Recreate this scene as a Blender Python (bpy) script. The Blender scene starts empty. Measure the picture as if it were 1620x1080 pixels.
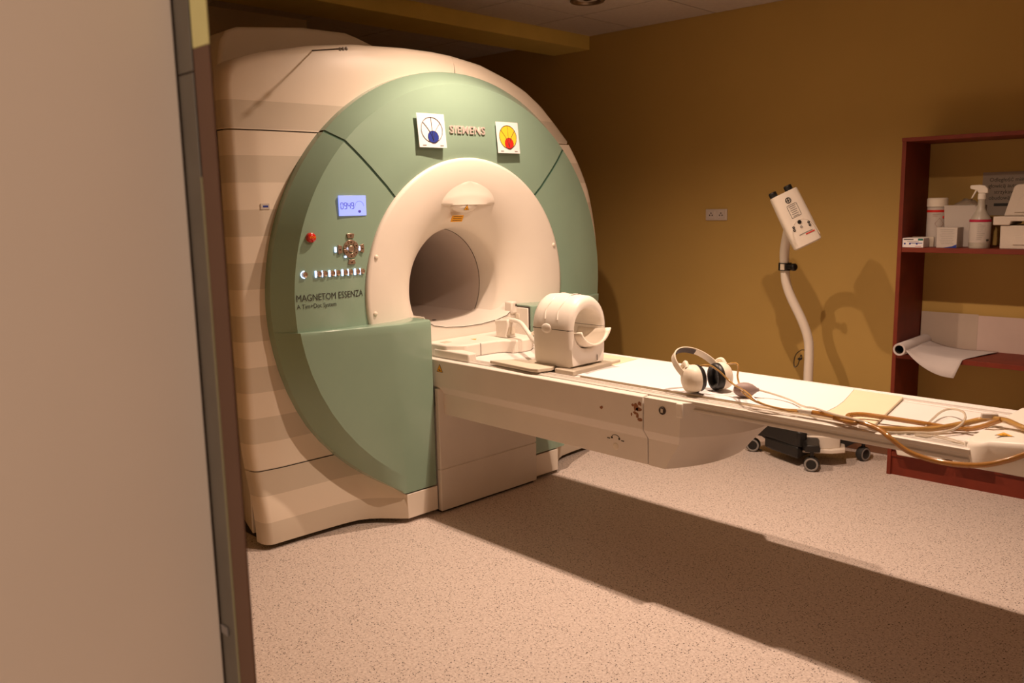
import bpy, bmesh, math, random
from mathutils import Vector, Matrix
random.seed(7)
scene = bpy.context.scene
COL = scene.collection
# ------------------------------------------------------------------ camera, world, lights, exposure
CAM = Vector((3.0956, -2.8232, 1.45))
cd = bpy.data.cameras.new('camera'); cam = bpy.data.objects.new('camera', cd); COL.objects.link(cam)
cd.lens = 30.44; cd.sensor_width = 36.0; cd.clip_start = 0.05; cd.dof.use_dof = True; cd.dof.focus_distance = 3.6; cd.dof.aperture_fstop = 4.0
_r = Vector((0.69583, 0.71790, -0.02078)); _u = Vector((-0.09872, 0.12426, 0.98733)); _w = Vector((-0.71139, 0.68496, -0.15733))
cam.matrix_world = Matrix(((_r.x, _u.x, -_w.x, CAM.x), (_r.y, _u.y, -_w.y, CAM.y), (_r.z, _u.z, -_w.z, CAM.z), (0, 0, 0, 1)))
scene.camera = cam
world = bpy.data.worlds.new('corridor_light'); scene.world = world; world.use_nodes = True
world.node_tree.nodes['Background'].inputs[0].default_value = (1.0, 0.71, 0.54, 1)
world.node_tree.nodes['Background'].inputs[1].default_value = 0.68
LAMP_COLOR = (1.0, 0.715, 0.53)
LAMP_POWER = 182.0
vs = scene.view_settings
vs.view_transform = 'Standard'; vs.look = 'None'; vs.gamma = 1.0; vs.use_curve_mapping = False
vs.exposure = 0.0
ZC = 2.572                                   # underside of the ceiling tiles
XW = Vector((0.99901, 0.04442, 0)); YN = Vector((-0.04442, 0.99901, 0))
def W(s, d, z=0.0):                          # frame of the yellow wall: s along it, d towards it
    p = Vector((CAM.x, CAM.y, 0)) + XW * s + YN * d
    return (p.x, p.y, z)
DW = 4.90                                    # yellow wall
# ------------------------------------------------------------------ materials
MATS = {}
def nodes(m):
    m.use_nodes = True
    return m.node_tree.nodes, m.node_tree.links, m.node_tree.nodes['Principled BSDF']
def mat(name, col, rough=0.5, metal=0.0, var=0.04, scale=6.0, bump=0.0, bscale=200.0, emit=None, estr=0.0, coat=0.0, trans=0.0, alpha=1.0, ior=1.45, spec=None):
    if name in MATS: return MATS[name]
    m = bpy.data.materials.new(name); N, L, B = nodes(m)
    B.inputs['Roughness'].default_value = rough; B.inputs['Metallic'].default_value = metal
    B.inputs['Coat Weight'].default_value = coat; B.inputs['Transmission Weight'].default_value = trans
    B.inputs['Alpha'].default_value = alpha; B.inputs['IOR'].default_value = ior
    if spec is not None: B.inputs['Specular IOR Level'].default_value = spec
    if emit: B.inputs['Emission Color'].default_value = (*emit, 1); B.inputs['Emission Strength'].default_value = estr
    tc = N.new('ShaderNodeTexCoord'); nz = N.new('ShaderNodeTexNoise'); nz.inputs['Scale'].default_value = scale; nz.inputs['Detail'].default_value = 4
    L.new(tc.outputs['Object'], nz.inputs['Vector'])
    mr = N.new('ShaderNodeMapRange'); mr.inputs['From Min'].default_value = .3; mr.inputs['From Max'].default_value = .7
    mr.inputs['To Min'].default_value = 1 - var; mr.inputs['To Max'].default_value = 1 + var
    L.new(nz.outputs['Fac'], mr.inputs['Value'])
    mx = N.new('ShaderNodeMix'); mx.data_type = 'RGBA'; mx.blend_type = 'MULTIPLY'; mx.inputs[0].default_value = 1
    mx.inputs[6].default_value = (*col, 1); L.new(mr.outputs[0], mx.inputs[7]); L.new(mx.outputs[2], B.inputs['Base Color'])
    if bump:
        n2 = N.new('ShaderNodeTexNoise'); n2.inputs['Scale'].default_value = bscale; L.new(tc.outputs['Object'], n2.inputs['Vector'])
        b = N.new('ShaderNodeBump'); b.inputs['Strength'].default_value = bump; b.inputs['Distance'].default_value = .002
        L.new(n2.outputs['Fac'], b.inputs['Height']); L.new(b.outputs[0], B.inputs['Normal'])
    MATS[name] = m
    return m
def floor_material():
    m = bpy.data.materials.new('speckled_vinyl'); N, L, B = nodes(m)
    B.inputs['Roughness'].default_value = .5; B.inputs['Specular IOR Level'].default_value = .25
    tc = N.new('ShaderNodeTexCoord')
    nz = N.new('ShaderNodeTexNoise'); nz.inputs['Scale'].default_value = 110; nz.inputs['Detail'].default_value = 3; L.new(tc.outputs['Object'], nz.inputs['Vector'])
    cr = N.new('ShaderNodeValToRGB'); cr.color_ramp.elements[0].position = .35; cr.color_ramp.elements[1].position = .65
    cr.color_ramp.elements[0].color = (.58, .485, .435, 1); cr.color_ramp.elements[1].color = (.76, .66, .60, 1)
    L.new(nz.outputs['Fac'], cr.inputs[0])
    prev = cr.outputs[0]
    for sc, thr, sel, c in ((105, .25, .62, (.03, .02, .016, 1)), (150, .26, .55, (.20, .13, .10, 1)), (120, .2, .7, (.68, .62, .56, 1))):
        v = N.new('ShaderNodeTexVoronoi'); v.inputs['Scale'].default_value = sc; L.new(tc.outputs['Object'], v.inputs['Vector'])
        a = N.new('ShaderNodeMath'); a.operation = 'LESS_THAN'; a.inputs[1].default_value = thr; L.new(v.outputs['Distance'], a.inputs[0])
        sp = N.new('ShaderNodeSeparateColor'); L.new(v.outputs['Color'], sp.inputs[0])
        b = N.new('ShaderNodeMath'); b.operation = 'GREATER_THAN'; b.inputs[1].default_value = sel; L.new(sp.outputs[0], b.inputs[0])
        c2 = N.new('ShaderNodeMath'); c2.operation = 'MULTIPLY'; L.new(a.outputs[0], c2.inputs[0]); L.new(b.outputs[0], c2.inputs[1])
        mx = N.new('ShaderNodeMix'); mx.data_type = 'RGBA'; L.new(c2.outputs[0], mx.inputs[0]); L.new(prev, mx.inputs[6]); mx.inputs[7].default_value = c
        prev = mx.outputs[2]
    L.new(prev, B.inputs['Base Color'])
    return m
def stripe_material():                       # printed two-tone bands of the scanner cover, by height
    m = bpy.data.materials.new('striped_cover'); N, L, B = nodes(m)
    B.inputs['Roughness'].default_value = .42
    g = N.new('ShaderNodeTexCoord'); s = N.new('ShaderNodeSeparateXYZ'); L.new(g.outputs['Object'], s.inputs[0])
    a = N.new('ShaderNodeMath'); a.operation = 'SUBTRACT'; a.inputs[1].default_value = .12 - .1106; L.new(s.outputs['Z'], a.inputs[0])
    b = N.new('ShaderNodeMath'); b.operation = 'DIVIDE'; b.inputs[1].default_value = .2212; L.new(a.outputs[0], b.inputs[0])
    f = N.new('ShaderNodeMath'); f.operation = 'FRACT'; L.new(b.outputs[0], f.inputs[0])
    c = N.new('ShaderNodeMath'); c.operation = 'LESS_THAN'; c.inputs[1].default_value = .5; L.new(f.outputs[0], c.inputs[0])
    d = N.new('ShaderNodeMath'); d.operation = 'LESS_THAN'; d.inputs[1].default_value = 1.9; L.new(s.outputs['Z'], d.inputs[0])
    e = N.new('ShaderNodeMath'); e.operation = 'MULTIPLY'; L.new(c.outputs[0], e.inputs[0]); L.new(d.outputs[0], e.inputs[1])
    mx = N.new('ShaderNodeMix'); mx.data_type = 'RGBA'; L.new(e.outputs[0], mx.inputs[0])
    mx.inputs[6].default_value = (.80, .70, .58, 1); mx.inputs[7].default_value = (.64, .56, .455, 1)
    L.new(mx.outputs[2], B.inputs['Base Color'])
    return m
FLOOR = floor_material(); STRIPE = stripe_material()
WHITE = mat('white_plastic', (.82, .76, .68), .38, var=.02)
CREAM = mat('cream_plastic', (.80, .72, .60), .45, var=.02)
SHELL = mat('scanner_shell', (.80, .72, .62), .4, var=.015)
RING = mat('ring_shell', (.82, .75, .66), .42, var=.015)
BORE = mat('bore_liner', (.62, .53, .47), .4, var=.03)
GREEN = mat('sea_green_plastic', (.262, .385, .295), .25, var=.02, coat=.25)
GREEND = mat('sea_green_gap', (.11, .23, .17), .4, var=.02)
SEAM = mat('dark_seam', (.05, .035, .025), .7)
TABLEW = mat('table_panel', (.76, .70, .63), .45, var=.03)
TABLEP = mat('table_top_laminate', (.80, .755, .72), .4, var=.015)
ALU = mat('rail_aluminium', (.62, .57, .51), .4, metal=.2, var=.01)
PAD = mat('foam_pad_vinyl', (.78, .66, .47), .55, var=.02)
PAPER = mat('paper_sheet', (.80, .765, .77), .8, var=.01)
BOARD = mat('beige_board', (.62, .54, .43), .5, var=.03)
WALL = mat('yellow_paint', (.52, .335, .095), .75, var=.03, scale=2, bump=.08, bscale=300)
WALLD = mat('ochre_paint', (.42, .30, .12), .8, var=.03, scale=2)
PIER = mat('pale_paint', (.78, .66, .50), .8, var=.04, scale=2)
CEIL = mat('ceiling_tile', (.60, .52, .44), .85, var=.05, scale=40, bump=.3, bscale=400)
CEILG = mat('ceiling_grid', (.22, .18, .14), .8)
DOORM = mat('door_laminate', (.88, .79, .68), .5, var=.03, scale=1.5)
STEEL = mat('brushed_steel', (.24, .23, .20), .38, metal=.85, var=.10, scale=9)
BROWN = mat('brown_frame', (.17, .095, .06), .6, var=.06)
YLIT = mat('lit_yellow_face', (.80, .78, .36), .7, var=.05, scale=12)  # room light on the frame post top, put into the colour
GREYF = mat('grey_frame', (.30, .285, .24), .5, var=.04)
WOOD = mat('cherry_board', (.17, .021, .006), .6, var=.12, scale=14)
SKIRT = mat('brown_skirting', (.20, .09, .045), .6, var=.06)
BLACK = mat('black_plastic', (.012, .011, .010), .4, var=.05)
BLACKR = mat('black_rubber', (.03, .028, .026), .7, var=.05)
GREYP = mat('grey_plastic', (.27, .25, .23), .5, var=.04)
DARKG = mat('dark_grey_foam', (.07, .055, .055), .85, var=.1)
MAUVE = mat('mauve_rubber', (.30, .22, .20), .55, var=.05)
AMBER = mat('amber_hose', (.52, .25, .06), .14, var=.08, coat=.6, trans=.45)
AMBERL = mat('yellow_hose', (.62, .37, .11), .14, var=.08, coat=.6, trans=.45)
CLEAR = mat('clear_tube', (.82, .72, .58), .15, var=.04, coat=.4, trans=.35)
LETTER = mat('silver_letters', (.60, .52, .48), .35, metal=.25)
PRINT = mat('dark_print', (.035, .032, .028), .6)
BLUEP = mat('blue_print', (.012, .03, .26), .6)
YELP = mat('yellow_print', (.85, .55, .03), .6)
REDP = mat('red_print', (.62, .02, .012), .6)
REDB = mat('red_button', (.60, .015, .010), .2, coat=.6)
LCD = mat('lcd_lit', (.2, .24, .6), .3, emit=(.30, .38, 1.0), estr=1.05)
LCDP = mat('lcd_digit', (.07, .07, .35), .4, emit=(.08, .06, .45), estr=.55)
LED = mat('led_bar', (.6, .7, 1), .3, emit=(.50, .66, 1.0), estr=2.2)
BTN = mat('metal_key', (.42, .30, .22), .3, metal=.6)
WARN = mat('warning_orange', (.85, .40, .02), .6)
RUST = mat('bare_rust', (.30, .13, .06), .8, var=.2, scale=60)
GLASSB = mat('bottle_translucent', (.55, .50, .42), .35, trans=.2)
LABELW = mat('label_white', (.54, .48, .43), .7)
CRIM = mat('crimson_print', (.42, .012, .05), .6)
TEAL = mat('teal_print', (.02, .16, .13), .6)
LAMP = mat('lamp_glow', (1, .9, .7), .4, emit=(1.0, .74, .48), estr=12)
LAMPOFF = mat('lamp_off', (.10, .075, .05), .3, metal=.5)
TRIM = mat('lamp_trim', (.30, .22, .15), .3, metal=.7)
BAG = mat('plastic_bag', (.55, .45, .33), .25, trans=.4, alpha=.7)
# ------------------------------------------------------------------ mesh helpers
class MB:
    def __init__(s, xf=None): s.v = []; s.f = []; s.xf = xf
    def add(s, vs, fs):
        n = len(s.v); s.v += [s.xf(*p) if s.xf else tuple(p) for p in vs]; s.f += [[i + n for i in f] for f in fs]; return s
    def box(s, x0, x1, y0, y1, z0, z1):
        return s.add([(x0, y0, z0), (x1, y0, z0), (x1, y1, z0), (x0, y1, z0), (x0, y0, z1), (x1, y0, z1), (x1, y1, z1), (x0, y1, z1)],
                     [(0, 3, 2, 1), (4, 5, 6, 7), (0, 1, 5, 4), (1, 2, 6, 5), (2, 3, 7, 6), (3, 0, 4, 7)])
    def obox(s, c, ax, ay, az, hx, hy, hz):
        c = Vector(c); vs = []
        for k in (-1, 1):
            for i, j in ((-1, -1), (1, -1), (1, 1), (-1, 1)): vs.append(tuple(c + Vector(ax) * hx * i + Vector(ay) * hy * j + Vector(az) * hz * k))
        return s.add(vs, [(0, 3, 2, 1), (4, 5, 6, 7), (0, 1, 5, 4), (1, 2, 6, 5), (2, 3, 7, 6), (3, 0, 4, 7)])
    def prism(s, poly, axis, a, b):
        n = len(poly); mk = {'x': lambda p, t: (t, p[0], p[1]), 'y': lambda p, t: (p[0], t, p[1]), 'z': lambda p, t: (p[0], p[1], t)}[axis]
        vs = [mk(p, a) for p in poly] + [mk(p, b) for p in poly]
        return s.add(vs, [list(range(n))[::-1], list(range(n, 2 * n))] + [(i, (i + 1) % n, n + (i + 1) % n, n + i) for i in range(n)])
    def grid(s, rows, close_u=False):
        n = len(rows[0]); vs = [p for r in rows for p in r]; fs = []
        for i in range(len(rows) - 1):
            for j in range(n if close_u else n - 1): fs.append((i * n + j, i * n + (j + 1) % n, (i + 1) * n + (j + 1) % n, (i + 1) * n + j))
        return s.add(vs, fs)
    def tube(s, path, r, n=10, caps=True):
        P = [Vector(p) for p in path]; R = r if isinstance(r, (list, tuple)) else [r] * len(P)
        T = [(P[min(i + 1, len(P) - 1)] - P[max(i - 1, 0)]).normalized() for i in range(len(P))]
        a = T[0].orthogonal().normalized(); rows = []
        for i, p in enumerate(P):
            a = (a - T[i] * a.dot(T[i])).normalized(); b = T[i].cross(a)
            rows.append([tuple(p + (a * math.cos(t) + b * math.sin(t)) * R[i]) for t in [2 * math.pi * k / n for k in range(n)]])
        base = len(s.v); s.grid(rows, True)
        if caps: s.f += [[base + k for k in range(n)][::-1], [base + (len(P) - 1) * n + k for k in range(n)]]
        return s
    def lathe(s, prof, c, axis='z', n=32, a0=0.0, a1=None):
        full = a1 is None; m = n if full else n + 1; c = Vector(c); rows = []
        A = {'z': (Vector((1, 0, 0)), Vector((0, 1, 0)), Vector((0, 0, 1))), 'x': (Vector((0, 1, 0)), Vector((0, 0, 1)), Vector((1, 0, 0))), 'y': (Vector((1, 0, 0)), Vector((0, 0, 1)), Vector((0, 1, 0)))}
        u, v, w = A[axis] if isinstance(axis, str) else axis
        for r, h in prof:
            rows.append([tuple(c + u * r * math.cos(t) + v * r * math.sin(t) + w * h) for t in [a0 + ((a1 - a0) if not full else 2 * math.pi) * k / n for k in range(m)]])
        return s.grid(rows, full)
    def ball(s, c, rx, ry=None, rz=None, n=16, m=10, ax=None):
        ry = ry or rx; rz = rz or rx; c = Vector(c); ax = ax or (Vector((1, 0, 0)), Vector((0, 1, 0)), Vector((0, 0, 1)))
        rows = []
        for i in range(m + 1):
            p = math.pi * i / m
            rows.append([tuple(c + ax[0] * rx * math.sin(p) * math.cos(t) + ax[1] * ry * math.sin(p) * math.sin(t) + ax[2] * rz * math.cos(p)) for t in [2 * math.pi * k / n for k in range(n)]])
        return s.grid(rows, True)
    def disc(s, c, u, v, ru, rv, n=32, th=.0006):
        c = Vector(c); u = Vector(u); v = Vector(v); w = u.cross(v).normalized()
        P = [c + u * ru * math.cos(2 * math.pi * k / n) + v * rv * math.sin(2 * math.pi * k / n) for k in range(n)]
        return s.add([tuple(p) for p in P] + [tuple(p + w * th) for p in P], [list(range(n))[::-1], list(range(n, 2 * n))] + [(i, (i + 1) % n, n + (i + 1) % n, n + i) for i in range(n)])
    def build(s, name, m, parent=None, bevel=0, smooth=35, seg=2, kind=None):
        off = Vector((0, 0, 0)) if parent is None else LOC[parent.name]
        me = bpy.data.meshes.new(name); bm = bmesh.new()
        V = [bm.verts.new(Vector(p) - off) for p in s.v]
        for f in s.f:
            try: bm.faces.new([V[i] for i in f])
            except ValueError: pass
        bmesh.ops.remove_doubles(bm, verts=bm.verts, dist=1e-6)
        bmesh.ops.recalc_face_normals(bm, faces=bm.faces); bm.to_mesh(me); bm.free()
        return link(name, me, m, parent, bevel, smooth, seg, kind, off)
LOC = {}
def link(name, me, m, parent=None, bevel=0, smooth=35, seg=2, kind=None, off=Vector((0, 0, 0))):
    me.materials.append(m); o = bpy.data.objects.new(name, me); COL.objects.link(o)
    if smooth: me.shade_smooth(); me.set_sharp_from_angle(angle=math.radians(smooth))
    if bevel:
        b = o.modifiers.new('bevel', 'BEVEL'); b.width = bevel; b.segments = seg; b.limit_method = 'ANGLE'; b.angle_limit = math.radians(35)
    if parent is not None: o.parent = parent
    LOC[o.name] = off.copy()
    if kind: o['kind'] = kind
    return o
def thing(name, loc, label, cat, group=None):
    o = bpy.data.objects.new(name, None); COL.objects.link(o); o.location = loc; o.empty_display_size = .1; LOC[o.name] = Vector(loc)
    return tag(o, label, cat, group)
def tag(o, label, cat, group=None):
    o['label'] = label; o['category'] = cat
    if group: o['group'] = group
    return o
def struct(o, label=None):
    o['kind'] = 'structure'
    if label: o['label'] = label
    return o
def smooth_path(P, k=6):                     # Catmull-Rom
    P = [Vector(p) for p in P]; Q = [P[0] * 2 - P[1]] + P + [P[-1] * 2 - P[-2]]; out = []
    for i in range(1, len(Q) - 2):
        for j in range(k):
            t = j / k; a, b, c, d = Q[i - 1], Q[i], Q[i + 1], Q[i + 2]
            out.append(.5 * ((2 * b) + (c - a) * t + (2 * a - 5 * b + 4 * c - d) * t * t + (3 * b - a - 3 * c + d) * t ** 3))
    return out + [P[-1]]
def interp(x, T):
    if x <= T[0][0]: return T[0][1]
    for (a, b), (c, d) in zip(T, T[1:]):
        if x <= c: return b + (d - b) * (x - a) / (c - a)
    return T[-1][1]
def sstep(a, b, x):
    t = max(0, min(1, (x - a) / (b - a))); return t * t * (3 - 2 * t)
def text(name, body, size, place, m, parent=None, extrude=.0, align='LEFT', bold=0.0):
    cu = bpy.data.curves.new('t', 'FONT'); cu.body = body; cu.size = size; cu.extrude = extrude; cu.offset = bold; cu.space_character = 1.1 if bold else 1.0; cu.align_x = align; cu.resolution_u = 3
    t = bpy.data.objects.new('t', cu); COL.objects.link(t); bpy.context.view_layer.update()
    me = bpy.data.meshes.new_from_object(t.evaluated_get(bpy.context.evaluated_depsgraph_get())); bpy.data.objects.remove(t)
    off = LOC[parent.name] if parent else Vector((0, 0, 0))
    for v in me.vertices: v.co = Vector(place(v.co.x, v.co.y, v.co.z)) - off
    me.name = name; me.materials.clear()
    return link(name, me, m, parent, smooth=0, off=off)
# ------------------------------------------------------------------ the room
X0, X1 = -2.5, 4.4
fl = MB().box(X0, X1, -6.0, 2.4, -.1, 0).build('floor', FLOOR); struct(fl, 'beige speckled vinyl floor')
wr = MB(W); wr.box(-6.2, 1.6, DW, DW + .12, 0, 2.75); struct(wr.build('wall_right', WALL), 'dull yellow painted wall')
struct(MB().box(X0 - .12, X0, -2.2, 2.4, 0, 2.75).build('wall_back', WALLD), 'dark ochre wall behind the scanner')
struct(MB().box(X1, X1 + .12, -2.2, 2.4, 0, 2.75).build('wall_far', WALL), 'yellow wall at the foot end')
fw = MB()
fw.prism([(X0, -2.2), (1.80, -2.2), (1.42, -2.06), (X0, -2.06)], 'z', 0, 2.75); fw.prism([(3.0, -2.2), (X1, -2.2), (X1, -2.06), (3.04, -2.06)], 'z', 0, 2.75); fw.prism([(1.80, -2.2), (3.0, -2.2), (3.04, -2.06), (1.42, -2.06)], 'z', 2.12, 2.75)
struct(fw.build('wall_front', WALL, smooth=0), 'yellow wall with the doorway')
pier = MB().box(X0, -1.7, -2.06, .12, 0, 2.75).build('wall_pier', PIER); struct(pier, 'pale wall pier behind the scanner')
bs = MB(W).box(-1.585, -1.585 + .001, 0, .001, 0, .001)
sk = MB(W).box(-5.6, -1.615, DW - .014, DW, 0, .085); struct(sk.build('baseboard_right', SKIRT, bevel=.003), 'brown skirting under the yellow wall')
beam = MB(W).box(-4.185, -3.858, .3, DW, 2.484, 2.75); struct(beam.build('trim_1', mat('beam_paint', (.74, .57, .15), .75), bevel=.004), 'yellow ceiling beam across the room')
ce = MB().box(X0, X1, -2.2, 2.4, ZC + .016, ZC + .12).build('ceiling', CEILG); struct(ce, 'suspended tile ceiling')
P_ = .605
def tiles(s_lo, s_hi, d_lo, d_hi):
    i = math.floor((s_lo + 3.485) / P_)
    while -3.485 + P_ * i < s_hi - .02:
        a = max(s_lo, -3.485 + P_ * i); b = min(s_hi, -3.485 + P_ * (i + 1)); j = math.floor((d_lo - 3.72) / P_)
        while 3.72 + P_ * j < d_hi - .02:
            c = max(d_lo, 3.72 + P_ * j); e = min(d_hi, 3.72 + P_ * (j + 1))
            if b - a > .03 and e - c > .03:
                MB(W).box(a + .005, b - .005, c + .005, e - .005, ZC, ZC + .014).build('ceiling_tile', CEIL, ce, smooth=0)
            j += 1
        i += 1
tiles(-3.856, 1.0, 1.0, DW - .002)
tiles(-5.4, -4.187, 1.0, DW - .002)
# door leaf swung open into the corridor, frame left and right
dr = thing('door_1', (1.737, -2.22, 0), 'open beige laminate door leaf at the left', 'door'); del dr['category']; struct(dr)
MB().box(1.675, 1.737, -3.45, -2.2245, .01, 2.10).build('leaf', DOORM, dr, bevel=.003)
for a, b in ((.01, .62), (.622, 1.6555), (1.6575, 2.10)):
    MB().box(1.7375, 1.790, -2.2235, -2.2195, a, b).build('steel_edge', STEEL, dr, bevel=.001)
MB().box(1.7905, 1.7922, -2.2242, -2.2195, .01, 1.5).build('edge_gasket', mat('gasket', (.40, .38, .22), .6), dr)
MB().box(1.742, 1.765, -2.2262, -2.2236, .735, .750).build('latch_keeper', GREYP, dr, bevel=.001)
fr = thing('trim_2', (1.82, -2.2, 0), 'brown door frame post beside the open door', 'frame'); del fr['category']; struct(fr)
MB().box(1.7930, 1.843, -2.222, -2.218, 0, 1.689).build('frame_cladding', BROWN, fr, bevel=.001)
MB().box(1.7930, 1.843, -2.222, -2.218, 1.6895, 2.12).build('lit_post_top', YLIT, fr, bevel=.001)  # glancing light on the post, painted as a paler top piece
MB().prism([(1.675, -2.2195), (1.843, -2.2175), (1.80, -2.2002), (1.675, -2.2002)], 'z', 0, 2.12).build('frame_core', BROWN, fr)
struct(MB().box(2.947, 3.0, -2.222, -2.19, 0, 2.12).build('trim_3', GREYF, bevel=.004), 'grey door frame post at the right edge')
# ------------------------------------------------------------------ downlights in the ceiling
def downlight(s, d, on, label, k=1.0):
    x, y, _ = W(s, d)
    t = thing('downlight', (x, y, ZC), label, 'ceiling light', 'recessed ceiling downlights')
    MB().lathe([(.060, .0), (.092, -.003), (.098, -.009), (.094, -.014), (.078, -.012), (.066, .0), (.060, .0)], (x, y, ZC), n=40).build('trim_ring', TRIM, t)
    MB().lathe([(.066, -.004), (.058, .004), (.045, .010)], (x, y, ZC), n=40).build('reflector', TRIM, t)
    MB().ball((x, y, ZC + .004), .030, .030, .012).build('bulb', LAMP if on else LAMPOFF, t)
    if on:
        ld = bpy.data.lights.new('downlight_lamp', 'SPOT'); ld.spot_size = math.radians(146); ld.spot_blend = 1.0; ld.shadow_soft_size = .022; ld.energy = LAMP_POWER * k; ld.color = LAMP_COLOR
        lo = bpy.data.objects.new('downlight_lamp', ld); COL.objects.link(lo); lo.parent = t; lo.location = (0, 0, -.022)
downlight(-3.18, 4.02, False, 'unlit round downlight in the tile nearest the corner')
downlight(-2.575, 2.815, True, 'lit downlight above the scanner end of the table', .74)
downlight(-1.365, 2.815, True, 'lit downlight above the middle of the table')
# ------------------------------------------------------------------ MRI scanner
ZB = 1.04
scan = thing('mri_scanner', (-.7, 0, 0), 'large sea green and cream magnetic resonance scanner with round bore', 'scanner')
def gx(r): return interp(r, ((.60, -.118), (.635, -.112), (.70, -.105), (.85, -.108), (.92, -.118), (.975, -.128), (1.0, -.162), (1.03, -.201), (1.04, -.214)))
RR = (.633, .66, .70, .76, .82, .88, .92, .95, .975, 1.0, 1.02, 1.035, 1.04)
def green_arc(name, a0, a1, n):              # a0/a1: functions of r -> degrees from vertical, + to the right
    rows = []
    for k in range(n + 1):
        row = []
        for r in RR:
            a = math.radians(a0(r) + (a1(r) - a0(r)) * k / n); row.append((gx(r), r * math.sin(a), ZB + r * math.cos(a)))
        a = math.radians(a0(1.04) + (a1(1.04) - a0(1.04)) * k / n)
        row.append((-.275, 1.041 * math.sin(a), ZB + 1.041 * math.cos(a)))
        rows.append(row)
    return MB().grid(rows).build(name, GREEN, scan, smooth=24)
gap = lambda r: math.degrees(.006 / r)
low = lambda r: 90 + math.degrees(math.asin(.110 / r))
top_panel = green_arc('front_panel', lambda r: -45 + gap(r), lambda r: 45 - gap(r), 48)
ctl_panel = green_arc('control_panel', lambda r: -low(r), lambda r: -45 - gap(r), 36)
rgt_panel = green_arc('front_panel', lambda r: 45 + gap(r), lambda r: low(r), 36)
rows = []                                    # dark ground behind the panel gaps
for k in range(97):
    a = math.radians(-92 + 184 * k / 96); rows.append([(gx(r) - .005, r * math.sin(a), ZB + r * math.cos(a)) for r in RR])
MB().grid(rows).build('panel_gap', GREEND, scan)
# lower green panels with the boxes beside the table
def yrim(z, R=1.04): return math.sqrt(max(.0001, R * R - (z - ZB) ** 2))
def rimx(y): return -.212 * sstep(.52, .86, y)
def lower_panel(sg, off):
    zs = [.146, .16, .19, .23, .28, .34, .41, .49, .57, .66, .75, .83, .89, .915, .926, .930, .930, .930]
    rows = []
    yi = .352 + off; yf = .53 + off
    for i, z in enumerate(zs):
        dx = (0,) * 14 + (-.004, -.014, -.06, -.15)
        R = max(yrim(min(z, .93)), yf + .012); row = [(-.30, sg * yi, z), (-.012 + dx[i], sg * yi, z), (-.003 + dx[i], sg * (yi + .003), z), (dx[i], sg * (yi + .012), z), (dx[i], sg * (yi + yf) / 2, z), (dx[i], sg * yf, z)]
        zz = min(z, .93); yb = max(yf + .006, math.sqrt(max(0, .975 ** 2 - (zz - ZB) ** 2)))
        cols = [(yf + (yb - yf) * k / 9, 0.0) for k in range(1, 10)] + [(yb + (R - yb) * k / 5, k / 5) for k in range(1, 6)]
        for y, b in cols:
            xin = -.115 * max(0, (y - yf) / .47)
            row.append((min(0, xin + (rimx(y) - xin) * b) + dx[i] * (1 - (y - yf) / (R - yf)), sg * y, z))
        row.append((-.275, sg * (R + .001), z)); rows.append(row)
    return MB().grid(rows).build('lower_panel', GREEN, scan, smooth=24)
lower_panel(-1, 0.0); lower_panel(1, -.045)
# striped flank covers
XB = ((.53, 0), (.57, -.045), (.61, -.093), (.65, -.13), (.69, -.154), (.76, -.166), (.84, -.171), (1.0, -.177), (1.13, -.18))
def flank_x(y, z):
    k = sstep(.05, .50, z); return interp(y, XB) * (1 - k) + (-.256 - .02 * max(0, (y - 1.03) / .1)) * k
def flank(sg, off, z0, z1, n, name, m=STRIPE):
    rows = []
    for i in range(n + 1):
        z = z0 + (z1 - z0) * i / n
        yi = yrim(z, 1.036) if z > .142 else .53
        yi = max(yi, .53)
        yo = 1.115 if (sg < 0 or z < ZB) else max(yi + .05, math.sqrt(1.135 ** 2 - (z - ZB) ** 2))
        row = []
        for k in range(15):
            y = yi + (yo - yi) * k / 14; s = 0 if y > .75 else off * (.75 - y) / .22
            row.append((flank_x(y, z), sg * (y + s), z))
        x = flank_x(yo, z)
        for a in (20, 40, 60, 80, 90): t = math.radians(a); row.append((x - .05 * (1 - math.cos(t)), sg * (yo + .035 * math.sin(t)), z))
        row.append((x - .085, sg * (yo + .036), z)); rows.append(row)
    return MB().grid(rows).build(name, m, scan, smooth=50)
flank(-1, 0, .338, 1.768, 40, 'side_cover'); flank(-1, 0, .024, .334, 14, 'base_cover')
flank(1, -.045, .338, 1.768, 40, 'side_cover'); flank(1, -.045, .024, .334, 14, 'base_cover')
def base(sg, off):
    MB().box(-.3, 0, sg * (.352 + off) if sg > 0 else -.53, .53 + off if sg > 0 else -.352, .022, .139).build('base_block', SHELL, scan, bevel=.003)
base(-1, 0); base(1, -.045)
# recessed dark plinth
MB().prism([(-.22, -.5), (-.24, -.75), (-.24, -1.1), (-1.4, -1.1), (-1.4, 1.1), (-.24, 1.1), (-.24, .72), (-.22, .46)], 'z', 0, .03).build('plinth', BLACK, scan)
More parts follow.
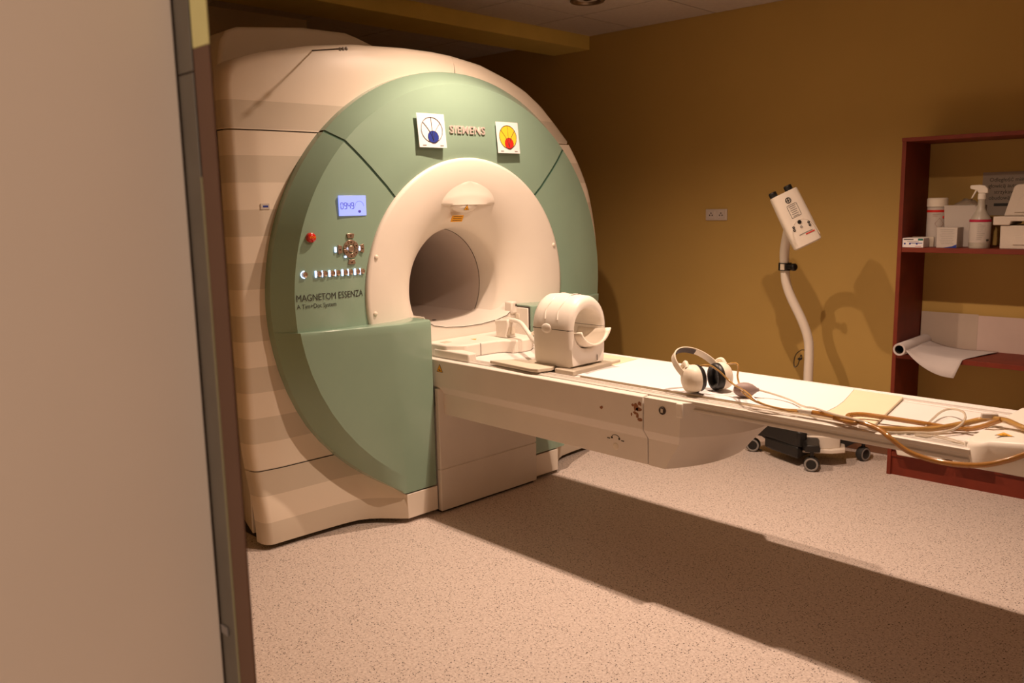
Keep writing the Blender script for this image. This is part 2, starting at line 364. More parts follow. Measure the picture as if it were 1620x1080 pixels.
# upper covers
OUTL = [(-1.115, 1.774), (-1.115, 1.86), (-1.115, 1.93), (-1.11, 1.975), (-1.095, 2.005), (-1.05, 2.028), (-.95, 2.06), (-.731, 2.108), (-.5, 2.138), (-.218, 2.152), (-.05, 2.152), (.06, 2.146)]
OUTR = [(.06, 2.146), (.25, 2.121), (.44, 2.067), (.56, 2.02), (.675, 1.952), (.79, 1.858), (.885, 1.774)]
def upper(name, outl, ra, rb, n):
    L = [0]
    for a, b in zip(outl, outl[1:]): L.append(L[-1] + math.hypot(b[0] - a[0], b[1] - a[1]))
    Y = [(l / L[-1], p[0]) for l, p in zip(L, outl)]; Z = [(l / L[-1], p[1]) for l, p in zip(L, outl)]; rows = []
    for i in range(n + 1):
        t = i / n; a = math.radians(ra + (rb - ra) * t); ri = (1.036 * math.sin(a), ZB + 1.036 * math.cos(a)); ro = (interp(t, Y), interp(t, Z)); row = []
        e_ = .012; tg = Vector((interp(min(1, t + e_), Y) - interp(max(0, t - e_), Y), interp(min(1, t + e_), Z) - interp(max(0, t - e_), Z))).normalized(); c = Vector((-tg.y, tg.x))
        if c.dot(Vector((ro[0], ro[1] - ZB))) < 0: c = -c
        for k in range(9):
            u = k / 8; row.append((-.255 - .022 * u * u, ri[0] + (ro[0] - ri[0]) * u, ri[1] + (ro[1] - ri[1]) * u))
        for g in (20, 40, 60, 80, 90): q = math.radians(g); row.append((-.277 - .05 * (1 - math.cos(q)), ro[0] + c.x * .035 * math.sin(q), ro[1] + c.y * .035 * math.sin(q)))
        row.append((-.42, ro[0] + c.x * .036, ro[1] + c.y * .036)); row.append((-1.45, (ro[0] + c.x * .02) * .52, ro[1] + c.y * .02)); rows.append(row)
    return MB().grid(rows).build(name, STRIPE, scan, smooth=45)
upper('top_cover', OUTL, -45, 2.7, 40); upper('top_cover', OUTR, 3.0, 45, 28)
for sg, zt_ in ((-1, 1.764), (1, 1.25)):        # flanks taper towards the rear
    P = [(-.345, 1.128), (-.345, 1.02), (-1.45, .62), (-1.45, .80)]; Q = [(-.345, 1.105), (-.345, 1.0), (-1.45, .45), (-1.45, .58)]
    MB().add([(x, sg * y, .03) for x, y in P] + [(x, sg * y, zt_) for x, y in Q], [(3, 2, 1, 0), (4, 5, 6, 7)] + [(i, (i + 1) % 4, 4 + (i + 1) % 4, 4 + i) for i in range(4)]).build('rear_side_cover', SHELL, scan, bevel=.006)
MB().lathe([(.30, -1.45), (.80, -1.45)], (0, 0, ZB), 'x', 64).build('rear_ring', SHELL, scan)
# hood on top
hood = [(-.955, 2.05), (-.955, 2.11), (-.935, 2.20), (-.905, 2.245), (-.85, 2.268), (-.51, 2.305), (-.27, 2.308), (-.20, 2.292), (-.10, 2.262), (.03, 2.222), (.10, 2.15), (.10, 2.05)]
MB().prism(hood, 'x', -1.40, -.70).build('top_hood', SHELL, scan, bevel=.02, seg=4)
# bore ring and tube
MB().lathe([(.295, -.385), (.295, -.262), (.298, -.243), (.307, -.222), (.327, -.195), (.360, -.165), (.405, -.138), (.455, -.117), (.51, -.104), (.57, -.098), (.615, -.097), (.627, -.099), (.632, -.106), (.632, -.14)], (0, 0, ZB), 'x', 128).build('bore_ring', RING, scan, smooth=60)
MB().lathe([(.293, -.388), (.293, -1.5)], (0, 0, ZB), 'x', 96).build('bore_tube', BORE, scan)
MB().lathe([(.295, -.3855), (.2925, -.3865), (.2935, -.3895)], (0, 0, ZB), 'x', 96).build('bore_seam', SEAM, scan)
for y, z in ((-.575, 1.227), (.575, 1.227), (-.594, .975)):
    MB().ball((-.096, y, z), .006, .011, .011, 12, 8).build('ring_screw', CREAM, scan)
# laser visor over the bore
RX = ((.295, -.262), (.298, -.243), (.307, -.222), (.327, -.195), (.360, -.165), (.405, -.138), (.455, -.117), (.51, -.104), (.57, -.098), (.63, -.097))
rows = []
for i in range(13):
    z = 1.449 + .112 * i / 12; row = []
    hw = .172 * math.sqrt(max(0.0, 1 - (i / 12.0) ** 2)) + .012
    for k in range(29):
        y = hw * (-1 + k / 14); q = y / hw; rx = interp(math.hypot(y, z - ZB), RX) - .003
        row.append((rx + max(0, 1 - q * q) ** 1.2 * (.036 * (1 - i / 12) ** 1.5 + .004), y - .002, z))
    rows.append(row)
lip = rows[0]
v = MB().grid([[(interp(math.hypot(p[1], .405), RX) - .02, p[1], 1.447) for p in lip], [(p[0] - .004, p[1], 1.4465) for p in lip]] + rows)
visor = v.build('laser_visor', RING, scan, smooth=50)
MB().ball((-.134, -.022, 1.447), .032, .085, .036, 24, 12).build('visor_lens', RING, visor)
def sticker(par, c, u, v, a):                # orange warning triangle with a dark pictogram
    c = Vector(c); u = Vector(u); v = Vector(v); w = u.cross(v).normalized()
    def tri(k, h, m, nm, pr):
        P = [c + u * a * k * math.cos(math.radians(g)) + v * a * k * math.sin(math.radians(g)) + w * h for g in (90, 210, 330)]
        return MB().add([tuple(p) for p in P] + [tuple(p + w * .0005) for p in P], [(2, 1, 0), (3, 4, 5), (0, 1, 4, 3), (1, 2, 5, 4), (2, 0, 3, 5)]).build(nm, m, pr, smooth=0)
    t = tri(1.0, 0, PRINT, 'warning_sticker', par); tri(.84, .0006, WARN, 'sticker_field', t)
    o = c + w * .0013
    MB().obox(o + u * a * .02 - v * a * .14, (u + v * -.35).normalized(), (v + u * .35).normalized(), w, a * .26, a * .10, .0002).build('sticker_symbol', PRINT, t)
    return t
UY = Vector((0, 1, 0)); UZ = Vector((0, 0, 1)); UX = Vector((1, 0, 0))
sticker(visor, (-.1022, -.030, 1.432), UY, (UZ + UX * .35).normalized(), .019)
c = Vector((-.140, -.060, 1.383)); lab = MB().obox(c, UY, (UZ + UX * .55).normalized(), UY.cross(UZ + UX * .55).normalized(), .036, .017, .0012).build('laser_label', WARN, scan)
for k in range(3): MB().obox(c + Vector((.0015, 0, .011 - .009 * k)) + UX * (.004 - .005 * k) + Vector((.001, 0, -.001)), UY, (UZ + UX * .55).normalized(), UY.cross(UZ + UX * .55).normalized(), .028, .0012, .0006).build('label_line', PRINT, lab)
# lettering
def conf(y0, z0, k=1.0, eps=.0015):
    def f(a, b, e):
        y = y0 + a * k; z = z0 + b; return (gx(math.hypot(y, z - ZB)) + eps + e, y, z)
    return f
text('maker_letters', 'SIEMENS', .050, conf(-.122, 1.784, 1.12, .003), LETTER, top_panel, extrude=.003, bold=.0011)
text('model_lettering', 'MAGNETOM ESSENZA', .041, conf(-.970, 1.061, .79), PRINT, ctl_panel)
text('model_subtitle', 'A Tim+Dot System', .027, conf(-.968, 1.030, .85), PRINT, ctl_panel)
# controls
def gp(y, z, e=0.0): return Vector((gx(math.hypot(y, z - ZB)) + e, y, z))
disp = MB().obox(gp(-.682, 1.455, .002), UY, UZ, UX, .069, .043, .003).build('display', LCD, ctl_panel, bevel=.001)
SEG = {'0': 'abcdef', '9': 'abcdfg', '4': 'bcfg'}
def digit(ch, y, z, w, h):
    o = {'a': (0, h, 1), 'g': (0, 0, 1), 'd': (0, -h, 1), 'b': (w, h / 2, 0), 'c': (w, -h / 2, 0), 'f': (-w, h / 2, 0), 'e': (-w, -h / 2, 0)}; b = MB()
    for s_ in SEG[ch]:
        dy, dz, hz = o[s_]; b.obox(Vector((gp(-.682, 1.455).x + .0056, y + dy, z + dz)), UY, UZ, UX, w * .85 if hz else .0014, .0014 if hz else h * .42, .0004)
    b.build('display_digit', LCDP, disp)
for i, ch in enumerate('0949'): digit(ch, -.737 + .018 * i, 1.455, .0062, .0125)
MB().ball(Vector((gp(-.682, 1.455).x + .005, -.648, 1.430)), .0018, .0075, .0065).build('display_symbol', LCDP, disp)
MB().tube([Vector((gp(-.682, 1.455).x + .0054, -.648 + .022 * math.cos(a), 1.452 + .022 * math.sin(a))) for a in [math.pi * k / 16 for k in range(17)]], .0006, 6).build('display_symbol', LCDP, disp)
stop = MB().lathe([(.0, .020), (.012, .019), (.019, .014), (.021, .006), (.021, -.002)], gp(-.888, 1.326, 0), 'x', 24).build('stop_button', REDB, ctl_panel)
text('stop_print', 'STOP', .012, lambda a, b, e: (gp(-.888, 1.326).x + .0200, -.888 + a, 1.323 + b), WARN, stop, align='CENTER')
KY, KZ = -.701, 1.270
def key_wedge(r0, r1, a0, a1, name, h=.006):
    P = []
    for k in range(7): a = math.radians(a0 + (a1 - a0) * k / 6); P.append((KY + r1 * math.sin(a), KZ + r1 * math.cos(a)))
    for k in range(7): a = math.radians(a1 + (a0 - a1) * k / 6); P.append((KY + r0 * math.sin(a), KZ + r0 * math.cos(a)))
    x = gp(KY, KZ).x; o = MB().prism(P, 'x', x - .004, x + h).build(name, BTN, ctl_panel, bevel=.0012)
    am = math.radians((a0 + a1) / 2); rm = (r0 + r1) / 2
    MB().ball((x + h, KY + rm * math.sin(am), KZ + rm * math.cos(am)), .0018, .0045, .0045, 10, 6).build('key_dimple', mat('key_dimple', (.12, .07, .045), .3, metal=.5), o)
    return o
for k in range(6): key_wedge(.020, .039, 62 - 60 * k - 28, 62 - 60 * k + 28, 'direction_key', .005 if k % 3 else .007)
for a in (0, 90, 180, 270): key_wedge(.047, .067, a - 17, a + 17, 'direction_key')
x = gp(KY, KZ).x
MB().lathe([(0, .007), (.006, .006), (.012, .008), (.015, .006), (.016, -.002)], (x, KY, KZ), 'x', 20).build('direction_key', BTN, ctl_panel)
for (y, z, hy, hz) in ((KY - .078, KZ, .004, .011), (KY + .043, KZ, .003, .009), (KY - .020, KZ, .0015, .008), (KY - .03, KZ - .033, .004, .004)): MB().obox(gp(y, z, .003), UY, UZ, UX, hy, hz, .003).build('key_light', LED, ctl_panel, bevel=.001)
def round_key(y, z): MB().lathe([(0, .003), (.006, .004), (.0115, .006), (.0125, -.002)], gp(y, z), 'x', 18).build('function_key', BTN, ctl_panel)
round_key(-.925, 1.173)
MB().tube([gp(-.925 + .017 * math.cos(a), 1.173 + .015 * math.sin(a), .002) for a in [math.radians(95 + 170 * k / 12) for k in range(13)]], .0022, 6).build('key_light', LED, ctl_panel)
for k in range(4):
    y0 = -.878 + .0635 * k; z0 = 1.172 - .0008 * k
    MB().obox(gp(y0, z0, .003), UY, UZ, UX, .0042, .014, .003).build('key_light', LED, ctl_panel, bevel=.002)
    MB().obox(gp(y0 + .029, z0, .003), UY, UZ, UX, .0013, .014, .003).build('key_light', LED, ctl_panel, bevel=.0005)
    round_key(y0 + .0155, z0); round_key(y0 + .0425, z0)
MB().obox((flank_x(1.02, 1.46) + .001, -1.014, 1.459), UY, UZ, UX, .020, .012, .001).build('cover_label', LABELW, scan)
MB().obox((flank_x(1.02, 1.46) + .0022, -1.012, 1.459), UY, UZ, UX, .012, .004, .0003).build('cover_label_print', BLUEP, scan)
# bore tray and dock front
TR = [(-.30, .93), (-.285, .905), (-.24, .882), (-.17, .868), (-.06, .858), (.06, .858), (.17, .868), (.24, .884), (.285, .915), (.30, .935)]
MB().prism(TR + [(.30, .55), (-.30, .55)], 'x', -.40, -.12).build('dock_front', WHITE, scan, bevel=.004)
MB().prism([(-.26, .885), (-.17, .866), (-.06, .856), (.06, .856), (.17, .866), (.26, .885), (.22, .80), (-.22, .80)], 'x', -1.45, -.4).build('bore_tray', BORE, scan)
MB().tube([(-.119, y, z - .003) for y, z in TR[1:-1]], .0016, 6).build('tray_seam', SEAM, scan)
for y in (-.1, 0.03, .08): MB().ball((-.42, y + .1, .858), .012, .012, .002).build('tray_socket', SEAM, scan)
MB().box(-.16, -.105, .262, .303, .885, .948).build('tray_hinge', WHITE, scan, bevel=.008)
MB().ball((-.104, .292, .930), .003, .006, .006).build('hinge_pin', SEAM, scan)
MB().box(-.125, -.022, .296, .3066, .70, .918).build('dock_hatch', WHITE, scan, bevel=.004)
MB().box(-.132, -.015, .300, .3069, .69, .925).build('hatch_gap', SEAM, scan, bevel=.004)
MB().box(-.11, -.085, .293, .2965, .86, .885).build('hatch_latch', CREAM, scan, bevel=.002)
# slim probe sticking out of the top cover
rod = thing('probe_rod', (-.29, -.73, 2.105), 'thin dark rod with three beads sticking out of the scanner top', 'rod')
MB().tube([(-.285, -.731, 2.118), (-.05, -.724, 2.095)], .0028, 8).build('rod', SEAM, rod)
for k in range(3): MB().ball((-.075 + .022 * k, -.7248 + .0006 * k, 2.0965 - .002 * k), .0075).build('bead', GREYP, rod)
# ------------------------------------------------------------------ paper signs on the scanner
def head_sign(y0, y1, z0, z1, big, small, label):
    xs = -.094; t = thing('paper_sign', (xs, (y0 + y1) / 2, z0), label, 'sign', 'paper signs on the scanner front')
    tilt = .030
    def pt(a, b, e=0.0): return Vector((xs + e + .010 * (1 - b) + .004 * a, y0 + (y1 - y0) * a + .006 * b * -1 + .006, z0 + (z1 - z0) * b))
    rows = [[tuple(pt(i / 6, j / 6)) for i in range(7)] for j in range(7)]; rb = [[tuple(Vector(p) - UX * .0008) for p in r] for r in rows]
    b = MB().grid(rows).grid(rb); b.grid([[rows[0][i] for i in range(7)], [rb[0][i] for i in range(7)]]); b.grid([[rows[6][i] for i in range(7)], [rb[6][i] for i in range(7)]])
    b.grid([[rows[i][0] for i in range(7)], [rb[i][0] for i in range(7)]]); b.grid([[rows[i][6] for i in range(7)], [rb[i][6] for i in range(7)]])
    b.build('sheet', PAPER, t)
    def ell(ca, cb, ra, rb_, e, k=40): return [pt(ca + ra * math.cos(2 * math.pi * i / k), cb + rb_ * math.sin(2 * math.pi * i / k), e) for i in range(k)]
    def fill(ca, cb, ra, rb_, e, m, nm):
        P = ell(ca, cb, ra, rb_, e); MB().add([tuple(p) for p in P], [list(range(len(P)))]).build(nm, m, t)
    if big: fill(.5, .52, .385, .37, .0006, big, 'print_oval')
    fill(.53, .31, .195, .185, .0010, small, 'print_oval')
    P = ell(.5, .52, .385, .37, .0012); MB().tube(P + [P[0]], 0.0012, 5).build('print_line', PRINT, t)
    P = ell(.53, .31, .195, .185, .0014); MB().tube(P + [P[0]], .0006, 5).build('print_line', PRINT, t)
    for (a, b0), (a2, b2) in (((.5, .885), (.52, .2)), ((.19, .74), (.52, .2)), ((.83, .74), (.53, .2))):
        MB().tube([pt(a + (a2 - a) * q + (.06 * math.sin(math.pi * q) if a != .5 else 0) * (1 if a < .5 else -1), b0 + (b2 - b0) * q, .0014) for q in [i / 8 for i in range(9)]], .0010, 5).build('print_line', PRINT, t)
    for a in (.13, .76): MB().obox(pt(a + .06, .065, .0012), UY, UZ, UX, .010, .0016, .0003).build('caption_mark', GREYP, t)
head_sign(-.324, -.166, 1.712, 1.865, None, BLUEP, 'white paper sign with a blue oval in a black outline')
head_sign(.166, .313, 1.698, 1.849, YELP, REDP, 'white paper sign with a yellow oval and red spot')
# ------------------------------------------------------------------ patient table
tab = thing('patient_table', (1.0, -.02, 0), 'long off-white patient table running out of the scanner bore', 'patient table')
MB().box(-.20, .012, -.338, .300, .012, .52).build('pedestal', TABLEW, tab, bevel=.004)
MB().box(-.012, .016, -.341, .303, .012, .214).build('pedestal_kick_panel', TABLEW, tab, bevel=.003)
MB().box(-.012, .016, -.341, .303, .218, .605).build('pedestal_panel', TABLEW, tab, bevel=.003)
MB().box(-.19, .0, -.33, .29, 0, .014).build('pedestal_foot', BLACK, tab)
MB().lathe([(0, .003), (.010, .003), (.011, 0)], (.017, -.300, .515), 'x', 16).build('screw_cap', CREAM, tab)
MB().ball((.0205, -.300, .515), .001, .004, .004).build('screw_slot', SEAM, tab)
prof = [(-.337, .742), (-.337, .618), (-.308, .580), (-.306, .478), (.266, .478), (.268, .580), (.297, .618), (.297, .742), (.285, .745), (-.325, .745)]
MB().prism(prof, 'x', -.118, 1.196).build('trough', TABLEW, tab, bevel=.003)
# end cap: rounded nose closing the trough
nf = []
for z in (.742, .70, .66, .618, .60, .580, .55, .515, .478):
    r_ = []; hw = interp(z, ((.478, .286), (.580, .288), (.618, .317), (.742, .317))); low_ = min(1, max(0, (.62 - z) / .14))
    for i in range(17):
        k = -1 + 2 * i / 16
        r_.append((1.36 - .085 * low_ + .14 * (1 - abs(k) ** 2.2) * (1 - .35 * low_), -.02 + k * hw, z))
    nf.append(r_)
nz = MB().grid(nf); X_ = 1.2015
for i0 in (0, 16): nz.grid([[r_[i0] for r_ in nf], [(X_, r_[i0][1], r_[i0][2]) for r_ in nf]])
for j in (0, 8): nz.grid([[p for p in nf[j]], [(X_, p[1], p[2]) for p in nf[j]]])
nz.grid([[(X_, p[1], p[2]) for p in r_] for r_ in nf])
nz.build('end_cap', TABLEW, tab, smooth=28)
MB().box(1.345, 1.372, -.342, -.332, .690, .743).build('corner_guard', WHITE, tab, bevel=.004)
lock = MB().lathe([(0, .004), (.009, .004), (.012, .005), (.015, .003), (.015, -.002)], (1.285, -.337, .705), (UX, UZ, -UY), 24).build('lock', SEAM, tab)
MB().obox((1.285, -.3415, .705), UX, UZ, -UY, .005, .007, .0015).build('key_slot', ALU, lock)
sticker(tab, (.028, -.3375, .700), UX, UZ, .026)
for x, z, a, b in ((1.165, .700, .010, .016), (1.178, .692, .012, .010), (1.172, .668, .005, .012), (1.185, .655, .010, .006), (1.15, .705, .006, .005), (1.145, .668, .003, .007), (1.00, .672, .006, .007), (1.182, .715, .007, .010), (1.16, .678, .007, .006)):
    MB().add([(x + a * (1 + .5 * random.random()) * math.cos(2 * math.pi * k / 9), -.3376, z + b * (.6 + .8 * random.random()) * math.sin(2 * math.pi * k / 9)) for k in range(9)], [list(range(9))]).build('paint_chip', RUST, tab, smooth=0)
MB().tube([(1.045 + .018 * math.cos(a), -.3085, .556 + .010 * math.sin(a)) for a in [math.pi * k / 12 for k in range(13)]], .0011, 6).build('release_arrow', PRINT, tab)
for s_ in (-1, 1):
    MB().obox((1.045 + s_ * .018, -.3082, .553), UX, UZ, -UY, .004, .0035, .0004).build('release_arrow', PRINT, tab)
    MB().obox((1.045 + s_ * .034, -.3082, .548), UX, UZ, -UY, .007, .0016, .0004).build('release_arrow', PRINT, tab)
MB().ball((1.045, -.3075, .520), .014, .0015, .014).build('release_dot', CREAM, tab)
# sliding top
GROOVE = mat('groove_line', (.48, .43, .38), .6)
ZT = .746
MB().box(-.118, 2.30, -.250, .212, .716, ZT).build('table_top', TABLEP, tab, bevel=.002)
for sg in (-1, 1):
    yc = -.02; q = lambda a: yc + sg * a
    MB().prism([(q(0.2760), .708), (q(0.2820), .712), (q(0.2820), .720), (q(0.2760), .724), (q(0.2760), .732), (q(0.2840), .736), (q(0.2840), .748), (q(0.2760), .752), (q(0.2680), .752), (q(0.2660), .748), (q(0.2620), .748), (q(0.2600), .752), (q(0.2520), .752), (q(0.2500), .748), (q(0.2440), .748), (q(0.2420), .752), (q(0.2300), .752), (q(0.2300), .716), (q(0.2460), .708)], 'x', -.118, 2.30).build('side_rail', TABLEP if sg > 0 else ALU, tab, bevel=.001)
    MB().box(-.118, 2.30, min(q(0.2200), q(0.2230)), max(q(0.2200), q(0.2230)), ZT, ZT + .0008).build('top_groove', GROOVE, tab)
    MB().box(1.9, 2.28, min(q(0.1910), q(0.1925)), max(q(0.1910), q(0.1925)), ZT, ZT + .0006).build('top_groove', GROOVE, tab)
# foot end handle: a rounded frame with a grip opening
def rring(cx, cy, hx, hy, r, n=8):
    P = []
    for (sx, sy, a0) in ((1, 1, 0), (-1, 1, 90), (-1, -1, 180), (1, -1, 270)):
        for k in range(n): a = math.radians(a0 + 90 * k / (n - 1)); P.append((cx + sx * (hx - r) + r * math.cos(a), cy + sy * (hy - r) + r * math.sin(a)))
    return P
oo = rring(2.42, -.02, .145, .300, .075); ii = rring(2.455, -.02, .055, .125, .04)
oo = [(x - .05 * max(0, (2.34 - x) / .07) * (.0), y) for x, y in oo]
n = len(oo); hb = MB()
zt = lambda x: .772 + .030 * sstep(2.28, 2.42, x) - .018 * sstep(2.48, 2.565, x)
rows = [[(x, y, .700) for x, y in ii], [(x, y, .705) for x, y in oo], [(x, y, zt(x) - .016) for x, y in oo]]
rows += [[(2.42 + (x - 2.42) * .965, -.02 + (y + .02) * .985, zt(x) - .003) for x, y in oo], [(2.42 + (x - 2.42) * .93, -.02 + (y + .02) * .965, zt(x)) for x, y in oo], *[[(a_ + (c_ - a_) * k, b_ + (d_ - b_) * k, zt(a_ + (c_ - a_) * k)) for (a_, b_), (c_, d_) in zip([(2.42 + (x - 2.42) * .93, -.02 + (y + .02) * .965) for x, y in oo], rring(2.455, -.02, .068, .138, .048))] for k in (.25, .5, .75, 1)], [(x, y, zt(x) - .004) for x, y in rring(2.455, -.02, .064, .134, .046)], [(x, y, zt(x) - .02) for x, y in ii], [(x, y, .700) for x, y in ii]]
hb.grid(rows, True); foot = hb.build('foot_handle', WHITE, tab, smooth=50)
MB().box(2.275, 2.32, -.28, .24, .715, .768).build('foot_handle_base', WHITE, tab, bevel=.006)
sticker(foot, (2.372, -.262, zt(2.372) + .0022), Vector((.94, .34, 0)), Vector((-.34, .94, 0)), .028)
for i, w_ in enumerate((.016, .022)):
    MB().obox((2.36 + .028 * i, .06 - .012 * i, zt(2.37 + .02 * i) + .0006), Vector((.5, .86, 0)), Vector((-.86, .5, 0)), UZ, w_, .004, .0004).build('handle_print', (CRIM, PRINT)[i], foot)
# connector block at the head end
blk = MB().prism([(-.118, -.30), (.03, -.30), (.075, -.262), (.100, -.235), (.112, -.05), (.135, -.02), (.175, -.005), (.195, .03), (.190, .10), (.15, .16), (-.118, .19)], 'z', ZT + .0008, .808)
blk = blk.build('connector_block', WHITE, tab, bevel=.008, seg=3)
MB().prism([(-.05, -.305), (.195, -.305), (.200, -.26), (.12, -.245), (-.05, -.245)], 'z', ZT + .0008, .785).build('connector_arm', WHITE, tab, bevel=.006)
for y in (-.15,): MB().box(.100, .1095, y - .0008, y + .0008, .75, .806).build('block_seam', GREYP, blk)
MB().box(-.06, -.02, -.26, -.22, .8080, .8095).build('socket_cover', BOARD, blk, bevel=.0005)
MB().prism([(-.02, -.10), (.02, -.105), (.0, -.08)], 'z', .8081, .809).build('block_mark', WARN, blk)
# ------------------------------------------------------------------ pads, sheet and boards on the table
pad = [(.80, -.236), (1.99, -.236), (2.002, -.226), (1.918, .200), (1.90, .208), (.78, .208)]
tag(MB().prism(pad, 'z', ZT + .001, .7560).build('foam_mattress', PAD, bevel=.004, seg=3), 'cream foam mattress pad showing at the foot of the white sheet', 'mattress')
sh = [(.79, -.2385), (1.40, -.2375), (1.72, -.232), (1.79, -.222), (1.818, -.17), (1.812, -.09), (1.795, .0), (1.768, .10), (1.736, .212), (1.2, .217), (.76, .217)]
tag(MB().prism(sh, 'z', .7562, .7575).build('paper_sheet', PAPER), 'white paper sheet spread over the table mattress', 'paper sheet')
tag(MB().prism([(.40, .06), (.76, .03), (.75, .208), (.38, .208)], 'z', ZT + .001, .756).build('foam_wedge', PAD, bevel=.004), 'small cream pad behind the head coil', 'pad')
tag(MB().prism([(.33, -.298), (.60, -.318), (.635, -.308), (.652, -.245), (.640, -.205), (.45, -.185), (.40, -.20)], 'z', .757, .772).build('coil_board', BOARD, bevel=.003), 'flat beige board lying beside the head coil', 'board')
tag(MB().prism([(.36, -.29), (.62, -.29), (.62, -.21), (.42, -.21)], 'z', ZT + .001, .757).build('board_riser', CREAM, bevel=.002), 'cream slab underneath the flat beige board', 'board')
tag(MB().prism([(.44, -.195), (.66, -.195), (.66, -.235), (.765, -.235), (.742, .10), (.44, .06)], 'z', ZT + .001, .768).build('coil_base_plate', BOARD, bevel=.004), 'beige base plate under the head coil', 'board')
# ------------------------------------------------------------------ head coil
CX0, CX1, CY, CZ = .505, .735, -.100, .769
coil = thing('head_coil', (.62, CY, CZ), 'white ring-shaped head coil standing on the table', 'head coil')
def coil_out(a):                             # outer radius by angle around the opening centre (0 = +y, ccw)
    cy, cz = 0, .158; hy = .1185
    c, s = math.cos(a), math.sin(a)
    if s >= 0: return 1 / math.sqrt((c / hy) ** 2 + (s / .138) ** 2)
    hw = lambda dz: hy - .014 * min(1, dz / .158)
    t = .158 / -s if s < -1e-6 else 9
    for _ in range(3): t2 = min(.158 / -s if s < -1e-6 else 9, hw(abs(min(t, .158 / max(1e-6, -s)) * s)) / max(1e-6, abs(c))); t = t2
    return t
def coil_half(a0, a1, n, name):
    rows = []
    for k in range(n + 1):
        a = a0 + (a1 - a0) * k / n; R = coil_out(a); ri = .086; row = []
        for x, q in ((CX0, ri + .004), (CX0, R - .030), (CX0 + .006, R - .012), (CX0 + .02, R - .003), (CX0 + .05, R), (CX1 - .05, R), (CX1 - .02, R - .002), (CX1 - .006, R - .010), (CX1, min(R - .022, ri + .022)), (CX1 - .002, ri + .008), (CX1 - .012, ri), (CX0 + .01, ri), (CX0, ri + .004)):
            row.append((x, CY + q * math.cos(a), CZ + .158 + q * math.sin(a)))
        rows.append(row)
    b = MB().grid(rows); m = len(rows[0]); 
    for r_ in (0, n): b.f.append([r_ * m + i for i in range(m - 1)])
    return b.build(name, WHITE, coil, smooth=45)
coil_half(math.radians(1), math.radians(179), 40, 'coil_top'); lowc = coil_half(math.radians(180.4), math.radians(359.6), 60, 'coil_base')
sm = MB()
for sg in (-1, 1): sm.box(CX0 + .012, CX1 - .012, CY + min(sg * .088, sg * .1165), CY + max(sg * .088, sg * .1165), CZ + .1565, CZ + .1595)
sm.build('coil_seam', SEAM, coil)
lt = MB().ball((.60, CY - .1165, CZ + .160), .030, .007, .021, 20, 10).build('latch', WHITE, coil)
for x0 in (.585, .655):
    MB().tube([(x0 + .004 * math.sin(k), CY + (coil_out(math.radians(a)) + .0) * math.cos(math.radians(a)), CZ + .158 + coil_out(math.radians(a)) * math.sin(math.radians(a))) for k, a in enumerate(range(20, 161, 7))], .0035, 8).build('coil_rib', WHITE, coil)
MB().box(.66, .662, -.13, -.07, CZ + .2955, CZ + .2975).build('centre_mark', SEAM, coil)
MB().box(CX1 - .0015, CX1 + .0008, CY + .05, CY + .052, CZ + .015, CZ + .04).build('centre_mark', SEAM, coil)
rows = []
for i in range(11):                          # head rest: curved shell sticking out of the opening
    x = .60 + .175 * i / 10; row = []
    for k in range(13):
        a = math.radians(195 + 150 * k / 12); R = .084 - .004 * (i > 8); fl_ = .014 * max(0, (i - 6) / 4)
        row.append((x - .012 * math.sin(a) * 0, CY + (R + fl_ * abs(math.cos(a))) * math.cos(a), CZ + .158 + R * math.sin(a) + .010 + fl_ * .6))
    rows.append(row)
hr = MB().grid(rows).build('head_rest', CREAM, coil); s_ = hr.modifiers.new('solid', 'SOLIDIFY'); s_.thickness = .008
MB().tube(smooth_path([(.03, .06, .885), (.09, .05, .895), (.20, .02, .893), (.33, -.06, .870), (.43, -.12, .845), (.51, -.14, .83)]), .011, 12).build('cable', WHITE, coil)
pl = MB().prism([(.02, .89), (.11, .90), (.115, .875), (.10, .82), (.105, .8095), (.03, .8095), (.03, .86)], 'y', .02, .085).build('plug', WHITE, coil, bevel=.005, seg=3)
MB().box(.100, .1115, .03, .075, .825, .875).build('plug_grip', CREAM, coil, bevel=.004)
MB().tube(smooth_path([(.10, .16, .800), (.19, .15, .83), (.27, .08, .80), (.36, .0, .764), (.45, -.04, .772), (.51, -.06, .79)]), [.010] * 31, 10).build('cable', CREAM, coil)
